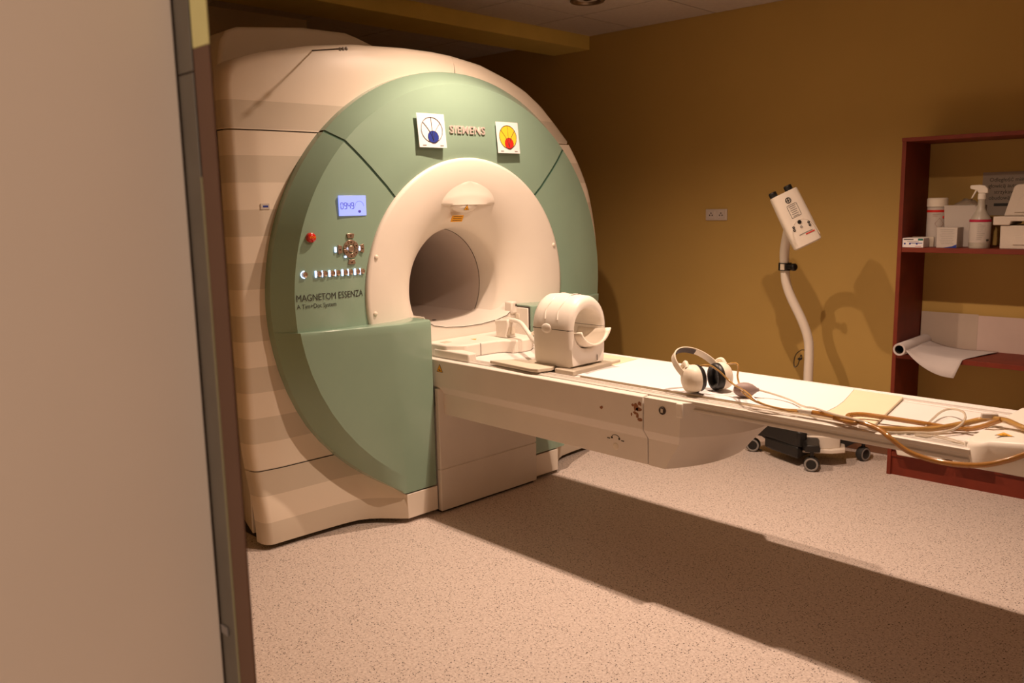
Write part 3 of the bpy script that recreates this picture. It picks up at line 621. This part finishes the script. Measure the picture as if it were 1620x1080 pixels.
# ------------------------------------------------------------------ headphones
ax = Vector((.42, .907, 0)).normalized(); hup = Vector((-.38, .05, .92)).normalized()
HL0 = Vector((1.340, -.232, .8105)); HR0 = HL0 + ax * .118
hp = thing('headphones', ((HL0 + HR0).x / 2, (HL0 + HR0).y / 2, .759), 'cream over-ear pneumatic headphones standing on the white sheet', 'headphones')
side = hup.cross(ax).normalized()
def cup(c, sg, tall):
    A = (side, (hup - ax * hup.dot(ax)).normalized(), ax * sg)     # sg +1: outer side along +ax
    def ring(rx, ry, h, m=28):
        out = []
        for k in range(m):
            t = 2 * math.pi * k / m; notch = 1 - .16 * math.exp(-((t - 1.5 * math.pi) / .22) ** 2)
            out.append(tuple(c + A[0] * rx * math.cos(t) + A[1] * ry * math.sin(t) * notch + A[2] * h))
        return out
    sh_ = MB().grid([ring(.050, .052, -.012), ring(.051, .053, 0), ring(.049, .051, .012), ring(.042, .045, .024), ring(.028, .032, .033), ring(.010, .012, .037), ring(.001, .001, .0375)], True)
    o = sh_.build('ear_cup', CREAM, hp, smooth=60)
    MB().grid([ring(.049, .051, -.011), ring(.050, .052, -.022), ring(.044, .046, -.032), ring(.034, .036, -.034), ring(.027, .029, -.028), ring(.025, .027, -.016), ring(.001, .001, -.014)], True).build('ear_cushion', BLACK, hp, smooth=60)
    arm = MB().tube(smooth_path([c + A[1] * .040 + A[2] * .020 - A[0] * .012, c + A[1] * .062 + A[2] * .016, c + A[1] * .060 + A[2] * .010 + A[0] * .025, c + A[1] * .042 + A[2] * .022 + A[0] * .045]), .0085, 10); arm.build('tube_arm', CREAM, hp)
cup(HL0, -1, 0); cup(HR0, 1, 0)
bup = Vector((-.72, -.08, .69)).normalized(); bsd = bup.cross(ax).normalized(); mid = (HL0 + HR0) / 2; bw = .016; rows = []; rin = []
for k in range(33):
    t = math.pi * k / 32; R = .078; up = .128
    p = mid - ax * R * math.cos(t) * (1.0 + .12 * math.sin(t)) + bup * (up * math.sin(t) ** .8 + .010)
    nrm = (-ax * math.cos(t) + bup * math.sin(t)).normalized()
    rows.append([tuple(p - bsd * bw), tuple(p - bsd * bw * .9 + nrm * .003), tuple(p + bsd * bw * .9 + nrm * .003), tuple(p + bsd * bw), tuple(p + bsd * bw * .9 - nrm * .002), tuple(p - bsd * bw * .9 - nrm * .002)])
    if 10 <= k <= 21: rin.append([tuple(p - bsd * bw * .8 - nrm * .0022), tuple(p + bsd * bw * .8 - nrm * .0022), tuple(p + bsd * bw * .7 - nrm * .007), tuple(p - bsd * bw * .7 - nrm * .007)])
MB().grid(rows, True).build('headband', CREAM, hp, smooth=50); MB().grid(rin, True).build('headband_pad', DARKG, hp, smooth=50)
HLp = [tuple(HL0 + hup * .042 + side * .047 - ax * .012), (1.375, -.205, .862), (1.415, -.190, .848), (1.475, -.185, .805), (1.583, -.276, .806), (1.646, -.295, .782), (1.718, -.290, .772), (1.775, -.270, .772)]
HRp = [tuple(HR0 + hup * .042 + side * .045 + ax * .01), (1.440, -.105, .862), (1.455, -.12, .818), (1.475, -.14, .795), (1.549, -.245, .797), (1.608, -.275, .782), (1.66, -.27, .769), (1.741, -.288, .769), (1.785, -.278, .770)]
for p in (HLp, HRp): MB().tube(smooth_path(p, 8), .0034, 10).build('air_tube', AMBERL, hp)
MB().tube([(1.772, -.276, .7735), (1.785, -.2755, .7735), (1.79, -.2752, .7735), (1.815, -.274, .7735), (1.822, -.2735, .7735)], [.007, .010, .008, .010, .007], 12).build('connector', WHITE, hp)
MB().tube(smooth_path([(1.818, -.2738, .773), (1.872, -.272, .772), (1.948, -.281, .772), (2.017, -.303, .771), (2.066, -.328, .766), (2.101, -.347, .753), (2.156, -.349, .724), (2.226, -.349, .713), (2.293, -.351, .716), (2.356, -.353, .729), (2.416, -.353, .756), (2.473, -.350, .791), (2.53, -.33, .82)], 8), .0078, 12).build('air_hose', AMBER, hp)
MB().tube(smooth_path([(1.900, -.288, .770), (1.955, -.302, .769), (1.975, -.300, .770), (1.950, -.285, .776), (1.926, -.252, .774), (1.925, -.214, .771), (1.958, -.184, .770), (2.079, -.155, .764), (2.146, -.128, .757), (2.20, -.125, .757), (2.26, -.13, .770), (2.33, -.15, .81)], 8), .0075, 12).build('air_hose', AMBER, hp)
yh = thing('yellow_hose', (2.2, -.18, ZT), 'yellow amber hose crossing the foot end of the table', 'hose')
MB().tube(smooth_path([(2.03, -.290, .7605), (2.113, -.235, .7605), (2.166, -.179, .762), (2.217, -.11, .772), (2.271, -.080, .790), (2.342, -.154, .811), (2.412, -.225, .8135), (2.47, -.219, .808), (2.56, -.20, .78)], 8), .0085, 12).build('hose', AMBERL, yh)
MB().obox((2.285, -.105, .806), Vector((.85, .52, 0)), Vector((-.52, .85, 0)), UZ, .022, .008, .007).build('hose_clip', LABELW, yh, bevel=.002)
# squeeze bulb
sb = thing('squeeze_bulb', (1.515, -.16, .759), 'mauve rubber squeeze bulb on the sheet beside the headphones', 'squeeze bulb')
bx = Vector((.78, .62, 0)).normalized(); by = Vector((-.62, .78, 0)).normalized(); rows = []
for h, r in ((-.042, .0015), (-.040, .010), (-.034, .018), (-.022, .025), (-.006, .0275), (.010, .026), (.024, .0205), (.034, .013), (.040, .008), (.046, .0065), (.047, .001)):
    rows.append([tuple(Vector((1.515, -.165, .7855)) + bx * h + by * r * math.cos(2 * math.pi * k / 24) + UZ * r * .95 * math.sin(2 * math.pi * k / 24)) for k in range(24)])
MB().grid(rows, True).build('bulb', MAUVE, sb, smooth=60)
MB().tube(smooth_path([(1.550, -.137, .785), (1.603, -.122, .774), (1.672, -.14, .768), (1.749, -.197, .768), (1.826, -.262, .784), (1.90, -.292, .783), (1.975, -.300, .780), (2.03, -.296, .772)], 8), .0035, 8).build('air_tube', CLEAR, sb)
ct = thing('clear_tubing', (2.12, -.15, ZT), 'thin clear tubing looped on the bare foot end of the table', 'tubing')
MB().tube(smooth_path([(1.99, -.312, .764), (2.067, -.300, .757), (2.12, -.257, .757), (2.178, -.210, .757), (2.206, -.164, .763), (2.218, -.125, .775), (2.205, -.061, .782), (2.17, .015, .779), (2.121, .060, .771), (2.104, .023, .764), (2.115, -.098, .757), (2.127, -.200, .754), (2.071, -.248, .754), (2.015, -.262, .757)], 8), .0038, 8).build('tube', CLEAR, ct)
MB().tube(smooth_path([(2.075, -.268, .7535), (2.177, -.244, .7535), (2.274, -.272, .7535)], 8), .0022, 8).build('tube', CLEAR, ct)
MB().tube(smooth_path([(2.137, -.265, .7535), (2.174, -.258, .754), (2.182, -.230, .7545), (2.219, -.234, .7535), (2.272, -.258, .7535)], 8), .0022, 8).build('tube', CLEAR, ct)
# ------------------------------------------------------------------ contrast injector on a wheeled stand
IX, IY = .822, 1.66
inj = thing('contrast_injector', (IX, IY, 0), 'white contrast injector on a bent pole with a black wheeled base', 'injector')
WHEELS = [(.977, 1.425), (.552, 1.552), (1.094, 1.790), (.69, 1.86)]
pole = smooth_path([(IX, IY, .13), (IX, IY, .45), (IX, IY, .60), (.815, 1.655, .68), (.785, 1.640, .775), (.730, 1.615, .90), (.705, 1.60, .985), (.700, 1.590, 1.06), (.705, 1.570, 1.15), (.735, 1.53, 1.22), (.775, 1.475, 1.275), (.805, 1.43, 1.30)], 5)
MB().tube(pole, .0255, 16).build('pole', SHELL, inj, smooth=60)
for i, (x, y) in enumerate(WHEELS):
    d = Vector((x - IX, y - IY, 0)); L_ = d.length; d.normalize(); p = Vector((-d.y, d.x, 0)); b = MB()
    prof_ = [(0.0, .030, .15, .065), (.10, .045, .165, .065), (L_ - .10, .075, .165, .05), (L_ - .05, .105, .160, .042), (L_ + .035, .112, .150, .038)]
    rows = [[tuple(Vector((IX, IY, 0)) + d * h + p * w_ * a + UZ * z) for a, z in ((-1, z0), (1, z0), (1, z1 - .015), (.8, z1), (-.8, z1), (-1, z1 - .015))] for h, z0, z1, w_ in prof_]
    b.grid(rows, True); b.f += [list(range(6)), [len(b.v) - 6 + k for k in range(6)]]
    b.build('base_arm', BLACK, inj, bevel=.004)
    wd = Vector((.35, -.94, 0)) if i < 2 else Vector((.96, -.28, 0)); wp = Vector((-wd.y, wd.x, 0)); c = Vector((x, y, .040))
    wl = MB().lathe([(.020, -.020), (.036, -.020), (.040, -.014), (.040, .014), (.036, .020), (.020, .020)], c, (wp, UZ, wd), 28).build('wheel', BLACKR, inj)
    MB().lathe([(.0, .0215), (.024, .0215), (.026, .0205)], c, (wp, UZ, wd), 24).build('hub', BLACK, wl)
    MB().lathe([(.0262, .0205), (.030, .0225), (.036, .0205)], c, (wp, UZ, wd), 28).build('tread_ring', GREYP, wl)
    MB().lathe([(.006, .062), (.010, .078), (.010, .11)], (x, y, 0), 'z', 12).build('caster_fork', BLACK, inj)
MB().prism([(.80, 1.52), (.885, 1.47), (.985, 1.535), (1.01, 1.60), (.97, 1.67), (.86, 1.76), (.76, 1.70), (.74, 1.60)], 'z', .17, .335).build('stand_housing', SHELL, inj, bevel=.015, seg=3)
MB().prism([(.905, 1.475), (1.015, 1.545), (1.045, 1.61), (1.00, 1.70), (.86, 1.74), (.84, 1.56)], 'z', .100, .172).build('housing_skirt', SHELL, inj, bevel=.006)
MB().prism([(.900, 1.465), (1.03, 1.54), (1.075, 1.61), (1.03, 1.70), (.86, 1.72)], 'z', .078, .102).build('housing_foot', SHELL, inj, bevel=.005)
MB().prism([(.52, 1.57), (.55, 1.52), (.70, 1.485), (.90, 1.415), (.935, 1.45), (.86, 1.56), (.82, 1.74), (.68, 1.74)], 'z', .115, .205).build('base_cover', BLACK, inj, bevel=.012)
MB().prism([(.64, 1.52), (.70, 1.487), (.90, 1.418), (.90, 1.60), (.70, 1.68)], 'z', .050, .120).build('base_skirt', BLACK, inj, bevel=.012)
MB().ball((.895, 1.465, .225), .016, .016, .016).build('housing_knob', BLACK, inj)
MB().lathe([(.018, -.012), (.026, -.008), (.026, .008), (.018, .012)], (.898, 1.470, .225), (Vector((.86, .5, 0)), UZ, Vector((.5, -.86, 0))), 20).build('knob_ring', SHELL, inj)
cl = MB().lathe([(.022, -.021), (.036, -.021), (.036, .021), (.022, .021)], (.7015, 1.588, 1.075), 'z', 24).build('clamp', BLACK, inj, bevel=.002)
MB().obox((.706, 1.552, 1.075), UX, UY, UZ, .012, .004, .016).build('clamp_label', BOARD, cl)
MB().lathe([(.0, .035), (.014, .035), (.021, .028), (.021, .012), (.012, .008), (.012, -.03)], (.752, 1.560, 1.076), (Vector((.3, .95, 0)), UZ, Vector((.95, -.3, 0))), 10).build('clamp_knob', BLACK, cl, bevel=.002)
MB().tube(smooth_path([(.806, 1.638, .612), (.79, 1.63, .610), (.766, 1.62, .585), (.757, 1.615, .545), (.765, 1.61, .515), (.782, 1.615, .53), (.793, 1.625, .585), (.797, 1.63, .56)], 6), .0025, 6).build('hook_wire', BLACK, inj)
MB().box(.777, .795, 1.618, 1.632, .555, .566).build('wire_clip', BLACK, inj, bevel=.002)
# injector head: tilted flat housing facing the camera
HC = Vector((.87, 1.372, 1.340)); toc = (CAM - HC); toc.z = 0; toc.normalize(); fn = (toc + Vector((.25, .1, .15))).normalized()
hr_ = UZ.cross(fn).normalized(); hu = fn.cross(hr_).normalized(); rl = math.radians(25)
eu = (hu * math.cos(rl) - hr_ * math.sin(rl)).normalized(); er = (hr_ * math.cos(rl) + hu * math.sin(rl)).normalized()
head = thing('tmp', HC, 'x', 'x'); bpy.data.objects.remove(head)
rows = []
HW, HH, HD = .075, .148, .042
for h, k, kd in ((-1.0, .86, .70), (-.985, .92, .80), (-.965, .94, .9), (-.955, .955, .92), (-.95, .975, .95), (-.3, 1.02, 1.0), (.3, 1.0, .98), (.93, .965, .93), (.985, .95, .9), (1.0, .90, .82)):
    row = []
    for q in range(28):
        t = 2 * math.pi * q / 28; ct_, st_ = math.cos(t), math.sin(t)
        u_ = math.copysign(abs(ct_) ** .45, ct_) * HW * k; w_ = math.copysign(abs(st_) ** .6, st_) * HD * kd
        row.append(tuple(HC + er * u_ + fn * w_ + eu * HH * h))
    rows.append(row)
hb = MB().grid(rows, True); hb.f += [list(range(28))[::-1], [9 * 28 + k for k in range(28)]]
hh = hb.build('injector_head', SHELL, inj, smooth=40)
def hpnt(a, b, e=0): return HC + er * a + eu * b + fn * (HD * 1.0 + e)
for a in (-.050, .034):
    c = HC + er * a + eu * (HH + .012)
    MB().lathe([(.0, .016), (.018, .016), (.021, .012), (.021, -.008), (.017, -.014)], c, (er, fn, eu), 14).build('syringe_port', BLACK, hh, bevel=.002)
P = [hpnt(-.005 + .0135 * math.cos(2 * math.pi * k / 24), .103 + .0135 * math.sin(2 * math.pi * k / 24), .0005) for k in range(25)]
MB().tube(P, .0021, 6).build('emblem_ring', PRINT, hh)
eb = MB()
for u_, v_ in ((er, eu), (eu, er)): eb.obox(hpnt(-.005, .103, .0006), u_, v_, fn, .010, .0018, .0005)
eb.build('emblem_cross', PRINT, hh)
lf = [(-.026, .010), (.022, .010), (.026, .014), (.026, .074), (.022, .078), (-.022, .078), (-.026, .074), (-.026, .014)]
MB().tube([hpnt(a, b, .0005) for a, b in lf + lf[:1]], .0009, 5).build('label_frame', PRINT, hh)
for k in range(6): MB().obox(hpnt(.0, .069 - .0105 * k, .0004), er, eu, fn, .018 - .003 * (k % 2), .0017, .0004).build('label_line', GREYP, hh)
MB().tube([hpnt(.066 * math.cos(a), -.135 + .125 * math.sin(a) ** .7, .0) for a in [math.pi * (k + .3) / 20.6 for k in range(21)]], .0016, 6).build('panel_edge', SHELL, hh)
MB().lathe([(0, .005), (.009, .005), (.0105, 0)], hpnt(-.001, -.022, 0), (er, eu, fn), 18).build('start_key', BLACK, hh)
for a, b in ((-.040, -.035), (-.042, -.050), (.040, -.042), (.040, -.058), (-.003, -.048)): MB().lathe([(0, .003), (.0062, .003), (.0068, 0)], hpnt(a, b, 0), (er, eu, fn), 14).build('small_key', GREYP if a == -.003 else BLACK, hh); MB().ball(hpnt(a, b, .003), .0022).build('key_mark', LABELW, hh)
MB().obox(hpnt(.026, -.092, .0005), er, eu, fn, .024, .0028, .0006).build('red_print', REDP, hh); MB().obox(hpnt(.006, -.083, .0005), er, eu, fn, .036, .0018, .0006).build('grey_print', GREYP, hh)
tag(MB().tube(smooth_path([(.60, 1.56, .012), (.52, 1.60, .008), (.468, 1.604, .007), (.42, 1.53, .007), (.36, 1.44, .007), (.25, 1.33, .007), (.05, 1.30, .007), (-.2, 1.45, .007)], 6), .006, 8).build('power_cable', BLACKR), 'black power cable trailing over the floor from the injector', 'cable')
# ------------------------------------------------------------------ wall socket
x, y, _ = W(-2.86, DW); so = thing('wall_socket', W(-2.85, DW - .001, 1.318), 'double white wall socket on the yellow wall', 'socket')
SW = MAUVE
s0, s1, z0, z1 = -2.925, -2.775, 1.318, 1.388
SOCK = mat('socket_plastic', (.62, .53, .47), .4)
MB(W).box(s0, s1, DW - .010, DW, z0, z1).build('frame', SOCK, so, bevel=.003)
for k in range(2):
    c = s0 + .040 + .070 * k; f_ = MB(W).box(c - .026, c + .026, DW - .0135, DW - .009, z0 + .009, z1 - .009).build('socket_plate', SOCK, so, bevel=.0015)
    b = MB(W); n = 24
    b.grid([[(c + r * math.cos(2 * math.pi * q / n), DW - d_, (z0 + z1) / 2 + r * math.sin(2 * math.pi * q / n)) for q in range(n)] for r, d_ in ((.0215, .0136), (.0205, .0152), (.0195, .0136))], True); b.build('socket_rim', SOCK, f_)
    for a, b_ in ((-.009, -.003), (.009, -.003), (0, .010)):
        MB(W).add([(c + a + .0045 * math.cos(2 * math.pi * q / 12), DW - .0138, (z0 + z1) / 2 + b_ + .0045 * math.sin(2 * math.pi * q / 12)) for q in range(12)], [list(range(12))]).build('socket_hole', SEAM, f_)
# ------------------------------------------------------------------ bookcase
SL, SR, DF, DB = -1.610, -.80, 4.543, DW - .004
bc = thing('bookcase', W((SL + SR) / 2, (DF + DB) / 2), 'cherry red open bookcase against the yellow wall', 'bookcase')
for a, b in ((SL, SL + .020), (SR - .020, SR)): MB(W).box(a, b, DF, DB, 0, 1.712).build('side_panel', WOOD, bc, bevel=.001)
MB(W).box(SL - .002, SR + .002, DF - .002, DB, 1.712, 1.731).build('top_panel', WOOD, bc, bevel=.001)
SZ = (1.190, .646, .124)
for z in SZ: MB(W).box(SL + .020, SR - .020, DF + .004, DB, z - .024, z).build('shelf', WOOD, bc, bevel=.001)
MB(W).box(SL + .020, SR - .020, DF + .012, DF + .030, 0, .100).build('plinth', WOOD, bc)
# things on the upper shelf
def lath(c_s, c_d, prof_, n=28):
    x, y, _ = W(c_s, c_d); return MB().lathe(prof_, (x, y, 0), 'z', n)
Z = SZ[0]
def face_box(name, s0, s1, d0, d1, z0, z1, m, label, cat):
    t = thing(name, W((s0 + s1) / 2, (d0 + d1) / 2, z0), label, cat); MB(W).box(s0, s1, d0, d1, z0, z1).build('carton', m, t, bevel=.002); return t
def fprint(t, s0, s1, z0, z1, d, m, name='print_mark'): return MB(W).box(s0, s1, d - .0006, d, z0, z1).build(name, m, t)
cn = thing('wipes_canister', W(-1.478, 4.70, Z), 'tall white wipes canister with a red band on the top shelf', 'canister')
lath(-1.478, 4.70, [(0, Z), (.045, Z), (.047, Z + .006), (.047, Z + .195), (.044, Z + .198)]).build('canister', LABELW, cn)
lath(-1.478, 4.70, [(.046, Z + .198), (.0495, Z + .20), (.0495, Z + .238), (.044, Z + .243), (0, Z + .243)]).build('lid', CREAM, cn)
lath(-1.478, 4.70, [(.0474, Z + .172), (.0477, Z + .173), (.0477, Z + .183), (.0474, Z + .184)]).build('red_band', REDP, cn)
cx_, cy_, _ = W(-1.478, 4.70)
def on_can(a, z, r=.0480): return (cx_ + r * math.sin(a) * 1.0, cy_ - r * math.cos(a), z)
A0 = .62
MB().tube([on_can(A0 + .45 * math.cos(k * math.pi / 2), Z + .115 + .028 * math.sin(k * math.pi / 2)) for k in range(5)], .0008, 5).build('print_diamond', RUST, cn)
MB().ball(on_can(A0 + .38, Z + .147), .004, .004, .007).build('print_drop', REDP, cn)
for k in range(2): MB().tube([on_can(A0 - .7 + .1 * q, Z + .162 - .009 * k) for q in range(9 - 3 * k)], .0008, 4).build('print_line', RUST, cn)
wb = thing('white_tub', W(-1.36, 4.72, Z), 'plain white square tub behind the spray bottle', 'tub')
MB(W).prism([(-1.425, Z), (-1.285, Z), (-1.275, Z + .205), (-1.435, Z + .205)], 'y', 4.66, 4.80).build('tub', LABELW, wb, bevel=.004)
bgm = MB(); rows = []
for i in range(9):
    row = []
    for k in range(9):
        row.append(W(-1.41 + .125 * k / 8, 4.69 + .08 * i / 8, Z + .2055 + .028 * math.sin(math.pi * k / 8) * math.sin(math.pi * i / 8) + .008 * math.sin(k * 2.3 + i * 1.7) * math.sin(math.pi * k / 8) * math.sin(math.pi * i / 8)))
    rows.append(row)
pb_ = bgm.grid(rows).build('plastic_bag', BAG, smooth=60); s_ = pb_.modifiers.new('solid', 'SOLIDIFY'); s_.thickness = .001; tag(pb_, 'crumpled clear plastic bag lying on the white tub', 'bag')
sp = thing('spray_bottle', W(-1.248, 4.60, Z), 'spray bottle with white trigger and crimson striped label', 'spray bottle')
lath(-1.248, 4.60, [(0, Z), (.044, Z), (.047, Z + .006), (.047, Z + .125), (.044, Z + .143), (.030, Z + .165), (.018, Z + .19), (.015, Z + .235), (0, Z + .235)]).build('bottle', GLASSB, sp, smooth=60)
lath(-1.248, 4.60, [(.0472, Z + .028), (.0476, Z + .029), (.0476, Z + .124), (.0472, Z + .125)]).build('label', LABELW, sp)
lath(-1.248, 4.60, [(.0478, Z + .126), (.0482, Z + .127), (.0480, Z + .137), (.0474, Z + .138)]).build('crimson_band', CRIM, sp)
sx, sy, _ = W(-1.248, 4.60)
for k in range(9): MB().tube([(sx + .0482 * math.sin(a), sy - .0482 * math.cos(a), Z + .116 - .009 * k) for a in [.05 + .1 * q for q in range(5 + (k * 3) % 4)]], .0007, 4).build('label_print', GREYP, sp)
MB().tube([(sx + .0480 * math.sin(a), sy - .0480 * math.cos(a), Z + .040) for a in (.95, 1.0, 1.05, 1.1, 1.15)], .006, 4).build('label_print', PRINT, sp)
lath(-1.248, 4.60, [(.016, Z + .232), (.018, Z + .234), (.018, Z + .258), (.014, Z + .262), (0, Z + .262)]).build('collar', WHITE, sp)
MB(W).prism([(-1.300, Z + .300), (-1.262, Z + .302), (-1.235, Z + .298), (-1.222, Z + .282), (-1.220, Z + .262), (-1.262, Z + .262), (-1.270, Z + .276), (-1.300, Z + .284)], 'y', 4.588, 4.612).build('trigger_head', WHITE, sp, bevel=.004)
MB(W).prism([(-1.276, Z + .280), (-1.268, Z + .280), (-1.288, Z + .240), (-1.295, Z + .238)], 'y', 4.594, 4.606).build('trigger', WHITE, sp, bevel=.001)
t = face_box('pamphlet_box', -1.432, -1.338, 4.565, 4.66, Z, Z + .100, LABELW, 'small white carton printed with lines of text', 'box')
for k in range(9): fprint(t, -1.418 + .004 * (k % 3), -1.352 - .006 * (k % 2), Z + .088 - .0085 * k, Z + .0895 - .0085 * k, 4.565, GREYP, 'print_line')
MB(W).prism([(-1.40, Z + .001), (-1.339, Z + .001), (-1.339, Z + .018), (-1.36, Z + .008)], 'y', 4.5642, 4.5648).build('blue_corner', BLUEP, t)
t = face_box('medicine_box', -1.588, -1.487, 4.548, 4.63, Z, Z + .047, PAPER, 'flat white carton with a teal corner at the shelf end', 'box')
fprint(t, -1.513, -1.489, Z + .035, Z + .045, 4.548, TEAL); fprint(t, -1.582, -1.535, Z + .038, Z + .042, 4.548, PRINT); fprint(t, -1.552, -1.492, Z + .021, Z + .024, 4.548, BLUEP)
for a in (-1.580, -1.555, -1.522): fprint(t, a, a + .008, Z + .015, Z + .023, 4.548, BLUEP)
fprint(t, -1.565, -1.508, Z + .029, Z + .031, 4.548, GREYP); fprint(t, -1.525, -1.497, Z + .006, Z + .008, 4.548, CRIM)
tag(MB(W).box(-1.572, -1.468, 4.640, 4.648, Z, Z + .050).build('brown_carton', BOARD, bevel=.001), 'thin brown carton behind the flat white carton', 'box')
CASEP = mat('case_plastic', (.62, .54, .46), .5)
t = thing('storage_case', W(-1.05, 4.66, Z), 'large white plastic case with a stepped lid at the frame edge', 'case')
MB(W).prism([(-1.150, Z), (-.95, Z), (-.94, Z + .11), (-1.152, Z + .11)], 'y', 4.565, 4.76).build('case_body', CASEP, t, bevel=.004)
MB(W).prism([(-1.182, Z + .112), (-1.112, Z + .112), (-1.105, Z + .130), (-.93, Z + .130), (-.93, Z + .152), (-1.182, Z + .152)], 'y', 4.555, 4.77).build('case_lid', CASEP, t, bevel=.004)
MB(W).prism([(-1.095, Z + .02), (-.95, Z + .02), (-.95, Z + .06), (-1.088, Z + .06)], 'y', 4.560, 4.566).build('case_rib', CASEP, t, bevel=.002)
MB(W).prism([(-1.148, Z + .1525), (-.93, Z + .1525), (-.93, Z + .30), (-1.10, Z + .30), (-1.112, Z + .29)], 'y', 4.59, 4.75).build('case_dome', CASEP, t, bevel=.012, seg=3)
MB(W).prism([(-1.105, Z + .17), (-1.06, Z + .17), (-1.035, Z + .27), (-1.06, Z + .275), (-1.085, Z + .23)], 'y', 4.583, 4.592).build('dome_rib', CASEP, t, bevel=.003)
nt = thing('notice_sheet', W(-1.15, DW - .003, 1.36), 'printed white notice taped to the wall inside the bookcase', 'notice')
NOT = mat('notice_paper', (.36, .30, .24), .8)
MB(W).box(-1.33, -1.02, DW - .0030, DW - .0015, 1.34, 1.555).build('sheet', NOT, nt)
for k, (ln, s0_) in enumerate((('Odległość między', -1.298), ('głowicą automatycz', -1.302), ('strzykawki,', -1.275), ('obudową rezo', -1.298))):
    text('notice_line', ln, .0275, (lambda k, s0_: lambda a, b, e: W(s0_ + a * .92, DW - .0034, 1.508 - .030 * k + b))(k, s0_), PRINT, nt)
for a, b in ((-1.272, -1.205), (-1.196, -1.14)): MB(W).box(a, b, DW - .0036, DW - .003, 1.386, 1.400).build('notice_line', PRINT, nt)
# things on the middle and bottom shelves
Z = SZ[1]
COUCH = mat('couch_paper', (.56, .50, .48), .85)
rl_ = thing('paper_roll', W(-1.555, 4.60, Z), 'roll of white couch paper with its end hanging over the shelf', 'paper roll')
R0 = .032; n = 28
b = MB(W); rows = [[(-1.552 + r * math.cos(2 * math.pi * q / n), d, Z + .0335 + r * math.sin(2 * math.pi * q / n)) for q in range(n)] for r, d in ((.022, 4.86), (.022, 4.475), (.030, 4.474), (R0, 4.478), (R0, 4.86), (.022, 4.86))]
b.grid(rows, True); b.build('roll', COUCH, rl_)
b = MB(W); b.grid([[(-1.552 + r * math.cos(2 * math.pi * q / n), d, Z + .0335 + r * math.sin(2 * math.pi * q / n)) for q in range(n)] for r, d in ((.0215, 4.478), (.0212, 4.85), (.001, 4.851))], True); b.build('core', SEAM, rl_)
rows = []
for i in range(17):
    t = i / 16; row = []
    for k in range(13):
        q = k / 12; d = 4.478 + .37 * q
        s_ = -1.521 + .33 * t - .10 * t * (1 - q)
        hang = -.085 * math.sin(min(1, t * 1.15) * math.pi * .5) * max(0, (4.543 - d) / .065) ** 1
        base_ = Z + .003 + .030 * (1 - t) ** 4
        row.append((s_, d, base_ + (hang if d < 4.543 else 0) + .004 * math.sin(3 * t + 2 * q) ** 2))
    rows.append(row)
o = MB(W).grid(rows).build('paper_tail', COUCH, rl_, smooth=60); s_ = o.modifiers.new('solid', 'SOLIDIFY'); s_.thickness = .0008
PAPD = mat('backing_card', (.52, .42, .34), .8)
tag(MB(W).box(-1.585, -1.305, 4.880, 4.883, Z, .832).build('card_sheet', PAPD), 'beige card sheet standing at the back behind the paper roll', 'card')
tag(MB(W).box(-1.303, -.83, 4.874, 4.878, Z, .828).build('card_sheet', mat('pink_card', (.62, .48, .42), .8)), 'pinkish card sheet standing along the back of the middle shelf', 'card')
Z = SZ[2]
t = thing('low_box', W(-1.44, 4.66, Z), 'white plastic tray on the bottom shelf behind the table', 'tray')
MB(W).prism([(-1.545, Z), (-1.33, Z), (-1.31, Z + .07), (-1.565, Z + .07)], 'y', 4.495, 4.80).build('tray', WHITE, t, bevel=.006)
MB(W).box(-1.572, -1.303, 4.487, 4.808, Z + .070, Z + .078).build('rim', WHITE, t, bevel=.003)
tag(MB(W).prism([(-1.28, Z), (-1.10, Z), (-1.11, Z + .03), (-1.28, Z + .035)], 'y', 4.50, 4.80).build('folded_cloth', PAPER, bevel=.006), 'folded white cloth lying on the bottom shelf', 'cloth')
tag(MB(W).prism([(-1.09, Z), (-.86, Z), (-.87, Z + .13), (-1.05, Z + .14)], 'y', 4.52, 4.80).build('black_bag', BLACKR, bevel=.02, seg=3), 'dark bag at the bottom shelf corner behind the foot handle', 'bag')
